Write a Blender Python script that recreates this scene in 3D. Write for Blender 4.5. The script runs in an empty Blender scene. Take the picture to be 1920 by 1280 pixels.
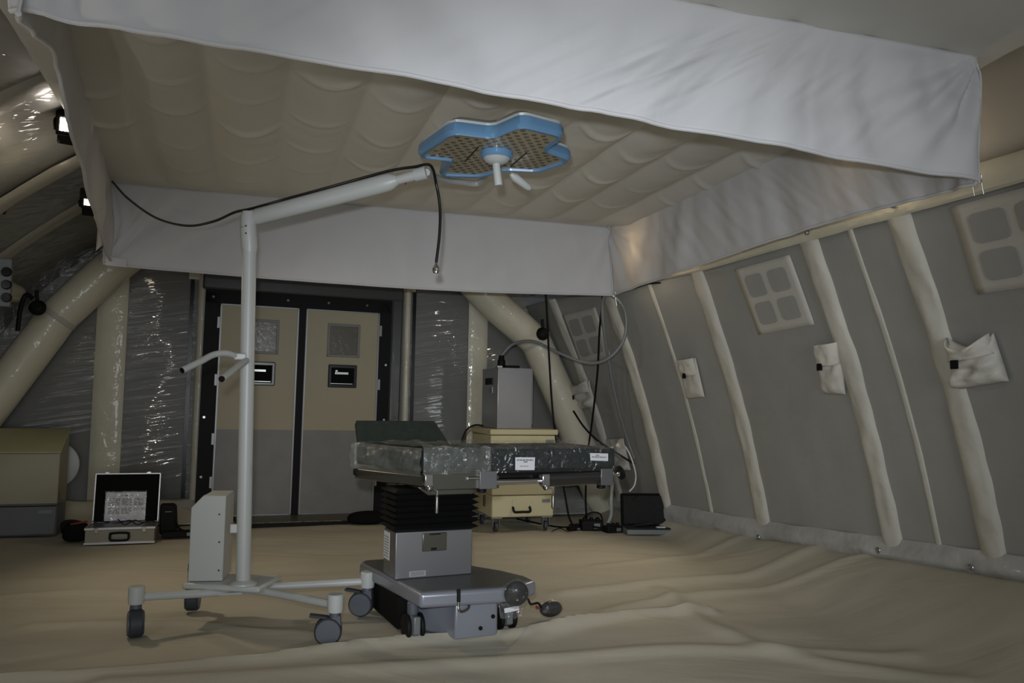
import bpy, bmesh, math, random
import numpy as np
from mathutils import Vector, Matrix, noise, Euler
random.seed(4)
SC = bpy.context.scene
COL = SC.collection
R = math.radians
# ------------------------------------------------------------------ camera
F = 1533.0; YAW, PITCH, ROLL, CH = 18.0, 4.2, 1.0, 1.15
cam_d = bpy.data.cameras.new('camera'); cam = bpy.data.objects.new('camera', cam_d); COL.objects.link(cam)
cam_d.sensor_width = 36.0; cam_d.lens = F/1920*36.0; cam_d.clip_start = .02
CR = Matrix.Rotation(R(-YAW), 3, 'Z') @ Matrix.Rotation(R(90+PITCH), 3, 'X') @ Matrix.Rotation(R(ROLL), 3, 'Z')
CO = Vector((0, 0, CH))
cam.matrix_world = Matrix.Translation(CO) @ CR.to_4x4()
SC.camera = cam
# ------------------------------------------------------------------ view, world, large lights
SC.view_settings.view_transform = 'Standard'; SC.view_settings.look = 'None'
SC.view_settings.gamma = 1.0; SC.view_settings.use_curve_mapping = False
SC.view_settings.exposure = 0.0
W = bpy.data.worlds.new('world'); SC.world = W; W.use_nodes = True
W.node_tree.nodes['Background'].inputs[0].default_value = (.80, .88, 1.0, 1)
W.node_tree.nodes['Background'].inputs[1].default_value = .17
def light(name, kind, loc, energy, color, size=.1, target=None, **kw):
    d = bpy.data.lights.new(name, kind); d.energy = energy; d.color = color
    if kind == 'AREA':
        d.shape = kw.get('shape', 'SQUARE'); d.size = size
        if 'size_y' in kw: d.shape = 'RECTANGLE'; d.size_y = kw['size_y']
    else: d.shadow_soft_size = size
    if kind == 'SPOT': d.spot_size = R(kw.get('cone', 100)); d.spot_blend = kw.get('blend', .5)
    o = bpy.data.objects.new(name, d); COL.objects.link(o); o.location = loc
    if target is not None:
        o.rotation_euler = (Vector(target)-Vector(loc)).to_track_quat('-Z', 'Y').to_euler()
    return o
# the flash on top of the camera
light('camera_flash', 'SPOT', CO + CR @ Vector((-.045, .13, -.02)), 350, (.90, .95, 1.0), .03, target=CO + CR @ Vector((.35, -.2, -4)), cone=64, blend=1.0)
# floodlights of the tent outside the curtains, with added unseen fill lights among them
WARM = (1.0, .84, .62)
light('flood_left', 'POINT', (-1.15, 5.3, 2.32), 2, WARM, .05)
light('streak_fill_far_left', 'POINT', (-2.0, 4.6, 1.8), 1.5, WARM, .05)  # unseen light added for the far left streak on the end wall
light('floor_fill_left', 'SPOT', (-1.12, 5.7, 2.02), 42, WARM, .06, target=(.9, 5.6, 0), cone=120, blend=.8)  # added fill to brighten the far floor, no fixture here
light('floor_fill_right', 'SPOT', (3.12, 5.7, 1.98), 42, WARM, .06, target=(1.2, 5.6, 0), cone=120, blend=.8)  # matching fill from the right, also added for the far floor
light('streak_fill_left', 'POINT', (-1.3, 2.4, .75), 7, (1.0, .93, .84), .025)  # added unseen light that makes the left streak and lifts the ceiling
light('streak_fill_left_high', 'POINT', (-1.32, 2.5, 1.5), 6, (1.0, .93, .84), .025)  # higher added partner for the same streak
light('streak_fill_right', 'SPOT', (3.50, 2.9, .85), 5, (1.0, .93, .84), .025, target=(1.9, 8.4, 1.0), cone=44, blend=.3)  # added unseen light aimed to make the right streak on the end wall
light('streak_fill_right_high', 'SPOT', (3.42, 2.85, 1.5), 5, (1.0, .93, .84), .025, target=(1.9, 8.4, 1.4), cone=44, blend=.3)  # second added light for the right streak, set higher
light('flood_right', 'POINT', (3.13, 5.95, 2.42), 9, WARM, .05)
light('flood_right_near', 'POINT', (3.13, 3.4, 2.40), 2.5, WARM, .05)
light('canopy_fill', 'AREA', (.95, 4.9, 2.97), 4, (1.0, .88, .68), 2.6, target=(.95, 4.9, 0))  # fill added above the canopy, brightens ceiling and floor through the cloth
light('rear_fill', 'AREA', (.8, -4.6, 1.3), 135, (.92, .96, 1.0), 2.6, target=(1.0, 5, 1.7))  # broad fill added behind the camera to raise the overall level

# ------------------------------------------------------------------ helpers
def at(px, py, ax, val):
    """world point seen at this place of the photograph on the plane ax = val"""
    d = CR @ Vector(((px-960)/F, -(py-640)/F, -1)); i = 'xyz'.index(ax)
    return CO + d*((val-CO[i])/d[i])
def proj(p):
    q = CR.transposed() @ (Vector(p)-CO); return 960+F*q.x/-q.z, 640-F*q.y/-q.z
class MB:
    def __init__(s): s.v = []; s.f = []
    def add(s, vs, fs):
        n = len(s.v); s.v += [tuple(v) for v in vs]; s.f += [tuple(i+n for i in f) for f in fs]; return s
    def box(s, c, d, rz=0, M=None):
        c = Vector(c); h = Vector(d)/2
        m = M if M is not None else Matrix.Rotation(rz, 3, 'Z')
        vs = [c + m @ Vector((h.x*x, h.y*y, h.z*z)) for x in (-1, 1) for y in (-1, 1) for z in (-1, 1)]
        return s.add(vs, [(0,1,3,2),(4,6,7,5),(0,4,5,1),(2,3,7,6),(0,2,6,4),(1,5,7,3)])
    def prism(s, pts, z0, z1, fn=None):
        """pts: outline (a,b); fn maps (a,b,c) to world"""
        fn = fn or (lambda a, b, c: (a, b, c)); n = len(pts)
        vs = [fn(a, b, z0) for a, b in pts] + [fn(a, b, z1) for a, b in pts]
        return s.add(vs, [tuple(range(n))[::-1], tuple(range(n, 2*n))] + [(i, (i+1) % n, n+(i+1) % n, n+i) for i in range(n)])
    def tube(s, pts, r, n=12, cap=True, squash=1.0):
        pts = [Vector(p) for p in pts]; m = len(pts); rr = r if isinstance(r, (list, tuple)) else [r]*m
        t0 = (pts[1]-pts[0]).normalized(); up = Vector((0, 0, 1)) if abs(t0.z) < .9 else Vector((1, 0, 0))
        nrm = t0.cross(up).normalized(); vs = []
        for i in range(m):
            t = (pts[min(i+1, m-1)]-pts[max(i-1, 0)]).normalized()
            nrm = (nrm - t*nrm.dot(t)).normalized(); b = t.cross(nrm)
            vs += [pts[i] + (nrm*math.cos(2*math.pi*k/n) + b*math.sin(2*math.pi*k/n)*squash)*rr[i] for k in range(n)]
        fs = [(i*n+k, i*n+(k+1) % n, (i+1)*n+(k+1) % n, (i+1)*n+k) for i in range(m-1) for k in range(n)]
        if cap: fs += [tuple(range(n))[::-1], tuple(range((m-1)*n, m*n))]
        return s.add(vs, fs)
    def lathe(s, c, prof, n=24, M=None):
        """prof: (radius, height) pairs round the local z axis"""
        c = Vector(c); M = M or Matrix.Identity(3); vs = []; k = len(prof)
        for r, z in prof: vs += [c + M @ Vector((r*math.cos(2*math.pi*i/n), r*math.sin(2*math.pi*i/n), z)) for i in range(n)]
        fs = [(j*n+i, j*n+(i+1) % n, (j+1)*n+(i+1) % n, (j+1)*n+i) for j in range(k-1) for i in range(n)]
        return s.add(vs, fs + [tuple(range(n))[::-1], tuple(range((k-1)*n, k*n))])
    def grid(s, fn, nu, nv):
        vs = [fn(i/nu, j/nv) for j in range(nv+1) for i in range(nu+1)]
        return s.add(vs, [(j*(nu+1)+i, j*(nu+1)+i+1, (j+1)*(nu+1)+i+1, (j+1)*(nu+1)+i) for j in range(nv) for i in range(nu)])
    def build(s, name, mat, parent=None, bevel=0, smooth=True, solid=0, seg=2, ang=35):
        me = bpy.data.meshes.new(name); me.from_pydata(s.v, [], s.f)
        bm = bmesh.new(); bm.from_mesh(me); bmesh.ops.recalc_face_normals(bm, faces=bm.faces); bm.to_mesh(me); bm.free()
        o = bpy.data.objects.new(name, me); COL.objects.link(o); me.materials.append(M_[mat])
        if smooth:
            me.polygons.foreach_set('use_smooth', [True]*len(me.polygons)); me.set_sharp_from_angle(angle=R(ang))
        if solid:
            m = o.modifiers.new('thick', 'SOLIDIFY'); m.thickness = solid; m.offset = 0
        if bevel:
            m = o.modifiers.new('bev', 'BEVEL'); m.width = bevel; m.segments = seg; m.limit_method = 'ANGLE'; m.angle_limit = R(40)
            me.set_sharp_from_angle(angle=R(70))
        if parent is not None:
            o.parent = parent
            o.matrix_parent_inverse = wmat(parent).inverted()
        return o
def wmat(o):
    m = o.matrix_basis.copy()
    if o.parent is not None: m = wmat(o.parent) @ o.matrix_parent_inverse @ m
    return m
def tag(o, label=None, cat=None, group=None, kind=None):
    if label: o['label'] = label
    if cat: o['category'] = cat
    if group: o['group'] = group
    if kind: o['kind'] = kind
    return o
def struct(o, label=None, cat=None):
    return tag(o, label, cat, kind='structure')
def empty(name, loc, label, cat, group=None):
    o = bpy.data.objects.new(name, None); COL.objects.link(o); o.location = loc; o.empty_display_size = .1
    return tag(o, label, cat, group)
def smooth_path(pts, n=10):
    P = [Vector(p) for p in pts]; P = [P[0]*2-P[1]] + P + [P[-1]*2-P[-2]]; out = []
    for i in range(1, len(P)-2):
        for k in range(n):
            t = k/n; a, b, c, d = P[i-1], P[i], P[i+1], P[i+2]
            out.append(.5*((2*b)+(c-a)*t+(2*a-5*b+4*c-d)*t*t+(3*b-a-3*c+d)*t**3))
    return out+[P[-2]]
def lerp(a, b, t): return a+(b-a)*t
def sst(t): t = max(0, min(1, t)); return t*t*(3-2*t)

# ------------------------------------------------------------------ materials
M_ = {}
def mat(name, col, rough=.5, metal=0, spec=.5, var=.0, vscale=6, bump=0, bscale=20, bstretch=(1, 1, 1), brot=(0, 0, 0), coat=0, coat_r=.1,
        cbump=0, cscale=20, cdetail=4, cstretch=(1, 1, 1), crot=(0, 0, 0), emit=None, estr=0, trans=0, alpha=1, sheen=0, sss=0, bdist=.01, cdist=.01, warp=0):
    m = bpy.data.materials.new(name); m.use_nodes = True; nt = m.node_tree; b = nt.nodes['Principled BSDF']; M_[name] = m
    I = b.inputs; I['Base Color'].default_value = (*col, 1); I['Roughness'].default_value = rough; I['Metallic'].default_value = metal
    I['Specular IOR Level'].default_value = spec; I['Coat Weight'].default_value = coat; I['Coat Roughness'].default_value = coat_r
    I['Transmission Weight'].default_value = trans; I['Alpha'].default_value = alpha; I['Sheen Weight'].default_value = sheen
    if emit: I['Emission Color'].default_value = (*emit, 1); I['Emission Strength'].default_value = estr
    tc = nt.nodes.new('ShaderNodeTexCoord')
    def nz(scale, stretch, rot, detail=4, dist=0):
        mp = nt.nodes.new('ShaderNodeMapping'); mp.inputs['Scale'].default_value = stretch; mp.inputs['Rotation'].default_value = rot
        # rotate first, then stretch
        mp2 = nt.nodes.new('ShaderNodeMapping'); mp2.inputs['Rotation'].default_value = rot; mp.inputs['Rotation'].default_value = (0, 0, 0)
        n = nt.nodes.new('ShaderNodeTexNoise'); n.inputs['Scale'].default_value = scale; n.inputs['Detail'].default_value = detail; n.inputs['Distortion'].default_value = dist
        nt.links.new(tc.outputs['Object'], mp2.inputs[0]); nt.links.new(mp2.outputs[0], mp.inputs[0]); nt.links.new(mp.outputs[0], n.inputs[0]); return n
    if var:
        n = nz(vscale, (1, 1, 1), (0, 0, 0)); mx = nt.nodes.new('ShaderNodeMixRGB'); mx.blend_type = 'MULTIPLY'; mx.inputs[0].default_value = 1
        rp = nt.nodes.new('ShaderNodeMapRange'); rp.inputs[1].default_value = .3; rp.inputs[2].default_value = .7; rp.inputs[3].default_value = 1-var; rp.inputs[4].default_value = 1+var
        nt.links.new(n.outputs[0], rp.inputs[0]); mx.inputs[1].default_value = (*col, 1); nt.links.new(rp.outputs[0], mx.inputs[2]); nt.links.new(mx.outputs[0], I['Base Color'])
    if bump:
        n = nz(bscale, bstretch, brot, dist=warp); bp = nt.nodes.new('ShaderNodeBump'); bp.inputs['Strength'].default_value = bump; bp.inputs['Distance'].default_value = bdist
        nt.links.new(n.outputs[0], bp.inputs['Height']); nt.links.new(bp.outputs[0], I['Normal'])
    if cbump:
        n = nz(cscale, cstretch, crot, cdetail, dist=.4); bp = nt.nodes.new('ShaderNodeBump'); bp.inputs['Strength'].default_value = cbump; bp.inputs['Distance'].default_value = cdist
        nt.links.new(n.outputs[0], bp.inputs['Height']); nt.links.new(bp.outputs[0], I['Coat Normal'])
    return m
mat('floor_cloth', (.46, .43, .35), .62, spec=.3, var=.06, vscale=1.3, bump=.5, bscale=1.1, bstretch=(.7, 1.7, 1), brot=(0, 0, .3), bdist=.04, warp=.9)
mat('curtain_white', (.66, .66, .675), .8, spec=.2, var=.02, bump=.25, bscale=1.3, bstretch=(3, 3, .5), bdist=.03, warp=.4)
mat('canopy_cloth', (.74, .73, .68), .8, spec=.2, var=.03, vscale=2)
TRANSL = ('curtain_white', 'canopy_cloth')
for nm_ in TRANSL:
    nt_ = M_[nm_].node_tree; pb_ = nt_.nodes['Principled BSDF']; tl_ = nt_.nodes.new('ShaderNodeBsdfTranslucent'); tl_.inputs[0].default_value = (.75, .70, .62, 1); mx_ = nt_.nodes.new('ShaderNodeMixShader'); mx_.inputs[0].default_value = .22
    nt_.links.new(pb_.outputs[0], mx_.inputs[1]); nt_.links.new(tl_.outputs[0], mx_.inputs[2]); nt_.links.new(mx_.outputs[0], nt_.nodes['Material Output'].inputs[0])
mat('roof_grey', (.38, .42, .40), .7, var=.03)
mat('wall_upper', (.46, .42, .35), .6, var=.04, vscale=2)
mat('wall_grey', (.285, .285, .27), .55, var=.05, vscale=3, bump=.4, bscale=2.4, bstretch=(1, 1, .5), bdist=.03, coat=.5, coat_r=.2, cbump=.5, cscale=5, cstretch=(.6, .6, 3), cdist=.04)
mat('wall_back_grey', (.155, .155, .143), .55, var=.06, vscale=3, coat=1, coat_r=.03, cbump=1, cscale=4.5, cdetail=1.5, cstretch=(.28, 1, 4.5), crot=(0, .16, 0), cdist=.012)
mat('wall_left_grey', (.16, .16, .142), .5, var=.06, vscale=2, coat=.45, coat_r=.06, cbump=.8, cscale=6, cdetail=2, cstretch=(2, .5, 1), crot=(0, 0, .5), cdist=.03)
mat('cream_vinyl', (.60, .565, .445), .5, var=.04, vscale=3, bump=.5, bscale=4, bdist=.03, coat=.4, coat_r=.08, cbump=.6, cscale=9, cdetail=2, cdist=.02)
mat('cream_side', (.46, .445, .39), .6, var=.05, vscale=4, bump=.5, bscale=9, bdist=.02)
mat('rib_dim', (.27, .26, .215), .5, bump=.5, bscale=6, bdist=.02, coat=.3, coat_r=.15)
mat('hem_vinyl', (.36, .365, .355), .5, var=.12, vscale=4, bump=.7, bscale=6, bdist=.03, coat=.4, coat_r=.15, cbump=.6, cscale=10, cdist=.03)
mat('pale_print', (.47, .455, .41), .65, var=.03)
mat('print_grey', (.30, .295, .28), .6, var=.04)
mat('pouch_cloth', (.50, .48, .43), .65, var=.04, bump=.5, bscale=7, bdist=.03, coat=.2, coat_r=.15, cbump=.7, cscale=20, cdist=.02)
mat('black', (.004, .004, .004), .6, spec=.2)
mat('trim_metal', (.22, .22, .22), .4, metal=.6)
mat('black_soft', (.007, .007, .007), .9, spec=.1)
mat('black_gloss', (.008, .009, .009), .2)
mat('black_rubber', (.006, .006, .006), .6, spec=.2, bump=.2, bscale=30)
mat('frame_plastic', (.055, .06, .058), .3, coat=.5, coat_r=.15, cbump=.6, cscale=8, cstretch=(1, 1, .3), cdist=.02)
mat('door_cream', (.37, .325, .215), .55, var=.03, vscale=2)
mat('door_grey', (.19, .185, .175), .5, var=.09, vscale=6)
mat('steel', (.42, .42, .42), .32, metal=.9, var=.04)
mat('chrome', (.72, .72, .73), .12, metal=1)
mat('alu', (.50, .50, .50), .35, metal=.8)
mat('brushed', (.24, .24, .25), .42, metal=.85, var=.06, vscale=3)
mat('steel_warm', (.17, .165, .14), .3, metal=.85)
mat('glass_dark', (.10, .085, .06), .3, spec=.4, coat=.25, coat_r=.05, cbump=.4, cscale=25, cdist=.01)
mat('rail_dark', (.10, .10, .10), .28, metal=.85)
mat('white_paint', (.46, .48, .47), .38, spec=.5)
mat('white_grey', (.40, .42, .41), .4)
mat('box_grey', (.43, .45, .435), .45)
mat('caster_grey', (.085, .095, .115), .45)
mat('caster_tyre', (.03, .035, .045), .6)
mat('lamp_blue', (.13, .27, .45), .3, coat=.3)
mat('lamp_glass', (.42, .36, .25), .18, spec=.6, coat=.4)
mat('lamp_spot', (.13, .115, .08), .2)
mat('table_paint', (.27, .285, .33), .3, metal=.35)
mat('table_top_paint', (.085, .088, .085), .35, metal=.2)
mat('pad_dark', (.013, .018, .019), .85, spec=.1, coat=.35, coat_r=.06, cbump=.7, cscale=14, cstretch=(1.5, 1.5, .6), cdist=.02)
mat('pad_panel', (.030, .036, .030), .8, spec=.15, var=.12, vscale=30, bump=.3, bscale=60)
mat('paper', (.62, .62, .64), .6)
mat('paper_grey', (.30, .30, .30), .6)
mat('print_ink', (.12, .12, .14), .7)
mat('case_cream', (.46, .425, .27), .5, var=.03)
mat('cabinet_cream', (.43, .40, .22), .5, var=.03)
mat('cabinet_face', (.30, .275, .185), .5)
mat('cabinet_grey', (.11, .115, .12), .4)
mat('hose_grey', (.16, .175, .18), .45)
mat('case_alu', (.22, .21, .16), .4, metal=.2, var=.05)
mat('foam_black', (.012, .014, .013), .9, bump=1, bscale=70, bdist=.02)
mat('lid_grey', (.17, .185, .185), .4, metal=.3)
mat('red_cord', (.22, .03, .02), .5)
mat('blue_cord', (.03, .05, .14), .5)
mat('diamond_plate', (.16, .145, .09), .35, metal=.6, bump=.9, bscale=40, bstretch=(1, 2.5, 1), bdist=.02)
mat('flood_glass', (.9, .9, .9), .3, emit=(1.0, .90, .80), estr=14)
def film(name, col=(.75, .78, .75), amount=.3, rough=.12, gloss=.03):
    """thin clear wrapping film: see-through, with glossy crinkles and a little haze"""
    m = bpy.data.materials.new(name); m.use_nodes = True; nt = m.node_tree; M_[name] = m
    for n in list(nt.nodes): nt.nodes.remove(n)
    out = nt.nodes.new('ShaderNodeOutputMaterial'); tr = nt.nodes.new('ShaderNodeBsdfTransparent'); df = nt.nodes.new('ShaderNodeBsdfDiffuse'); gl = nt.nodes.new('ShaderNodeBsdfGlossy')
    df.inputs[0].default_value = (*col, 1); gl.inputs['Roughness'].default_value = rough; gl.inputs[0].default_value = (.9, .9, .9, 1)
    a = nt.nodes.new('ShaderNodeMixShader'); b = nt.nodes.new('ShaderNodeMixShader')
    tc = nt.nodes.new('ShaderNodeTexCoord'); n = nt.nodes.new('ShaderNodeTexNoise'); n.inputs['Scale'].default_value = 9; n.inputs['Detail'].default_value = 5; n.inputs['Distortion'].default_value = 1.2
    nt.links.new(tc.outputs['Object'], n.inputs[0])
    rp = nt.nodes.new('ShaderNodeMapRange'); rp.inputs[1].default_value = .35; rp.inputs[2].default_value = .68; rp.inputs[3].default_value = amount*.6; rp.inputs[4].default_value = amount*1.35
    nt.links.new(n.outputs[0], rp.inputs[0]); nt.links.new(rp.outputs[0], a.inputs[0]); nt.links.new(tr.outputs[0], a.inputs[1]); nt.links.new(df.outputs[0], a.inputs[2])
    bp = nt.nodes.new('ShaderNodeBump'); bp.inputs['Strength'].default_value = .9; bp.inputs['Distance'].default_value = .02; n2 = nt.nodes.new('ShaderNodeTexNoise'); n2.inputs['Scale'].default_value = 16; n2.inputs['Detail'].default_value = 3; n2.inputs['Distortion'].default_value = 1.5; nt.links.new(tc.outputs['Object'], n2.inputs[0]); nt.links.new(n2.outputs[0], bp.inputs['Height']); nt.links.new(bp.outputs[0], gl.inputs['Normal'])
    b.inputs[0].default_value = gloss; nt.links.new(a.outputs[0], b.inputs[1]); nt.links.new(gl.outputs[0], b.inputs[2]); nt.links.new(b.outputs[0], out.inputs[0])
    return m
film('film_clear', (.5, .5, .5), amount=.014, rough=.05, gloss=.09); film('film_bag', (.5, .5, .5), amount=.05, rough=.08, gloss=.08); film('film_milky', (.40, .42, .38), .2, rough=.08, gloss=.06)

# ------------------------------------------------------------------ right side wall as a surface
YK = [-1.6, 1.4, 2.15, 3.46, 4.19, 5.5, 6.75, 7.7, 8.38]
XT = [3.28, 3.28, 3.28, 3.28, 3.28, 3.28, 3.08, 2.92, 2.88]
XB = [3.93, 3.93, 3.93, 3.92, 3.92, 3.90, 3.74, 3.74, 3.74]
ZB = [.34, .33, .31, .265, .215, .13, .11, .07, .05]
ZT = 2.19
def zb(y): return float(np.interp(y, YK, ZB))
def xb(y): return float(np.interp(y, YK, XB))
def wp(y, t, off=0):
    """point on the right wall; t runs from its foot (0) to the beam (1); off is the distance into the room"""
    y = max(YK[0], min(YK[-1], y)); a = xb(y); b = float(np.interp(y, YK, XT)); z0 = zb(y)
    return Vector((a+(b-a)*t + .06*math.sin(math.pi*t) - off*.95, y, z0+(ZT-z0)*t - off*.28))
_g = [(y, t) for y in np.linspace(1.0, 8.3, 120) for t in np.linspace(0, 1, 60)]
_gp = np.array([proj(wp(y, t)) for y, t in _g])
def inv(px, py):
    i = int(np.argmin((_gp[:, 0]-px)**2+(_gp[:, 1]-py)**2)); y, t = _g[i]
    for _ in range(8):
        p = proj(wp(y, t)); a = proj(wp(y+.01, t)); b = proj(wp(y, t+.01))
        J = np.array([[(a[0]-p[0])/.01, (b[0]-p[0])/.01], [(a[1]-p[1])/.01, (b[1]-p[1])/.01]])
        d = np.linalg.solve(J, [px-p[0], py-p[1]]); y += max(-.3, min(.3, d[0])); t += max(-.1, min(.1, d[1]))
    return y, t

# ------------------------------------------------------------------ floor
ridges = [([(-200, 1285), (180, 1262), (480, 1236), (760, 1203), (1000, 1182), (1180, 1152), (1330, 1143)], .026, .045),
          ([(200, 1278), (520, 1262), (900, 1240), (1300, 1215), (1700, 1230)], .016, .07),
          ([(60, 1170), (330, 1165), (480, 1180), (640, 1192)], .010, .05),
          ([(1060, 1110), (1300, 1085), (1500, 1075), (1750, 1055)], .020, .08),
          ([(1010, 1190), (1200, 1130), (1420, 1105), (1700, 1098)], .014, .06),
          ([(1240, 1105), (1330, 1170), (1500, 1230), (1800, 1275)], .016, .07),
          ([(1120, 1060), (1300, 1040), (1440, 1030)], .010, .06),
          ([(-60, 1120), (180, 1105), (330, 1120)], .008, .05)]
RP = []
for pts, h, w in ridges:
    q = [at(x, y, 'z', 0) for x, y in pts]; q = smooth_path(q, 50); RP.append((np.array([(p.x, p.y) for p in q]), h, w))
def wall_gap(x, y):
    """horizontal distance to the foot of the right wall"""
    return xb(max(YK[0], min(YK[-1], y))) - x
def floor_z(x, y):
    z = .010*noise.noise(Vector((x*.9, y*2.0, 3)))+.006*noise.noise(Vector((x*2.2+5, y*4.5, 9))) - .008
    for q, h, w in RP:
        d = float(np.min((q[:, 0]-x)**2+(q[:, 1]-y)**2))
        z += 1.35*h*math.exp(-d/(w*w)) if d < w*w*9 else 0
    g = wall_gap(x, y); zz = zb(max(YK[0], min(YK[-1], y)))
    z += zz*sst(1-(g-.02)/float(np.interp(y, [3, 5.5, 6.5], [1.05, .6, .22])))
    return z
nx, ny = 290, 380
fl = MB().grid(lambda a, b: (lambda x, y: (x, y, floor_z(x, y)))(-3.3+a*7.6, -1.5+b*9.95), nx, ny)
floor = struct(fl.build('floor', 'floor_cloth'), 'cream coated cloth floor with long wrinkles', 'floor')

# ------------------------------------------------------------------ right wall
wr = MB().grid(lambda a, b: wp(YK[0]+a*(8.38-YK[0]), b, .005*noise.noise(Vector((a*40, b*5, 0)))), 220, 40)
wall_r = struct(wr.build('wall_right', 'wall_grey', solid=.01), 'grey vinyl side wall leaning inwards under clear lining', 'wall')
def rib(y, w, puff, m, t0=0, t1=1, name='seam_band', lump=.012):
    def fn(a, b):
        t = t0+(t1-t0)*b; s = (a-.5)*2; hh = puff*math.sqrt(max(0, 1-s*s))
        k = noise.noise(Vector((y*3, t*14, a*2)))
        wd = w*(1+.18*noise.noise(Vector((y*7, t*11, 4))))
        return wp(y+s*wd/2, t, .004+hh+lump*k*(1-abs(s)**3))
    return MB().grid(fn, 12, 60).build(name, m, wall_r)
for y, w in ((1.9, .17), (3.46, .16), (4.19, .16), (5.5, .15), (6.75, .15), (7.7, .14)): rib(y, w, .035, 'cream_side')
for y in (3.83, 6.12, 2.9-4): rib(y, .045, .01, 'cream_side', lump=.003)
# puffed hem along the foot with grommets
def hemf(a, b):
    y = -1.4+a*9.7; s = b; t = -.02+.085*s
    o = .06*math.sin(math.pi*s)+.02*noise.noise(Vector((y*4, s*3, 1)))
    return wp(y, t, .01+o)
MB().grid(hemf, 200, 10).build('hem', 'hem_vinyl', wall_r)
for px, py in ((1436, 1001), (1663, 1024), (1838, 1055)):
    y, t = inv(px, py); p = wp(y, t, .075)
    Mx = Matrix.Rotation(R(-90), 3, 'Y')
    g = MB().tube([p+Vector((0, .016*math.cos(k*math.pi/6), .016*math.sin(k*math.pi/6))) for k in range(13)], .005, 6).lathe(p, [(.009, -.004), (.009, .004)], 12, Mx)
    g.build('grommet', 'steel', wall_r)
# beam along the top of the side wall, and upper wall to the ceiling
def beam(a, b):
    y = -1.5+a*8.4; an = b*2*math.pi; p = wp(y, 1, .03)
    return (p.x+.035*math.cos(an), y, p.z+.055+.075*math.sin(an)+.004*noise.noise(Vector((y*5, an, 0))))
bm_ = struct(MB().grid(beam, 120, 12).build('trim_1', 'cream_vinyl'), 'cream vinyl tube running along the top of the right side wall', 'wall trim')
for px, py in ((1513, 436), (1674, 385)):
    p = at(px, py, 'x', 3.20)
    MB().lathe(p, [(.016, -.008), (.016, .006), (.010, .012)], 14, Matrix.Rotation(R(-90), 3, 'Y')).build('bolt', 'steel', bm_)
up = MB().grid(lambda a, b: (lambda y, xt: (xt+.02-(xt-2.6)*.0-b*(xt+.02-3.05)*0-b*.18, y, ZT+.10+b*.80))(-1.5+a*9.8, float(np.interp(-1.5+a*9.8, YK, XT))), 40, 6)
struct(up.build('wall_right_upper', 'wall_upper', solid=.01), 'warm beige upper side wall between beam and ceiling', 'wall')

# windows printed on the wall, pale frames with four rounded panes
def window(corners, idx, label):
    (tl, tr, bl, br) = corners
    def W_(u, v, off):     # u,v in 0..1, v down
        y = lerp(lerp(tl[0], tr[0], u), lerp(bl[0], br[0], u), v); t = lerp(lerp(tl[1], tr[1], u), lerp(bl[1], br[1], u), v)
        return wp(y, t, off)
    fr = struct(MB().grid(lambda a, b: W_(a, b, .012), 12, 12).build('window_%d' % idx, 'pale_print', solid=.006), label, 'window')
    m = .13; c = .045
    for i in range(2):
        for j in range(2):
            u0 = m if i == 0 else .5+c; u1 = .5-c if i == 0 else 1-m; v0 = m if j == 0 else .5+c; v1 = .5-c if j == 0 else 1-m
            r = .07; P_ = []
            for (cx, cy, a0) in ((u1-r, v0+r, -90), (u1-r, v1-r, 0), (u0+r, v1-r, 90), (u0+r, v0+r, 180)):
                for k in range(6):
                    a = R(a0+k*18); P_.append((cx+r*math.cos(a), cy+r*math.sin(a)))
            b = MB(); n = len(P_); b.add([W_(u, v, .022) for u, v in P_]+[W_(u, v, .017) for u, v in P_], [tuple(range(n))]+[(k, (k+1) % n, n+(k+1) % n, n+k) for k in range(n)])
            b.build('pane', 'print_grey', fr)
    return fr
w_mid = [inv(1380, 505), inv(1483, 477), inv(1425, 627), inv(1530, 607)]
window(w_mid, 1, 'small pale-framed four-pane window in the middle of the right side wall')
dy = w_mid[0][0]-w_mid[1][0]
n_tl = inv(1786, 387); n_bl = inv(1837, 551)
window([n_tl, (n_tl[0]-dy, n_tl[1]), n_bl, (n_bl[0]-dy, n_bl[1])], 2, 'large pale-framed four-pane window at the right edge of the picture')
w_far = [inv(1056, 590), inv(1118, 575), inv(1090, 682), inv(1147, 668)]
window(w_far, 3, 'far four-pane window beside the arch leg, blurred behind clear lining')

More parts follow.
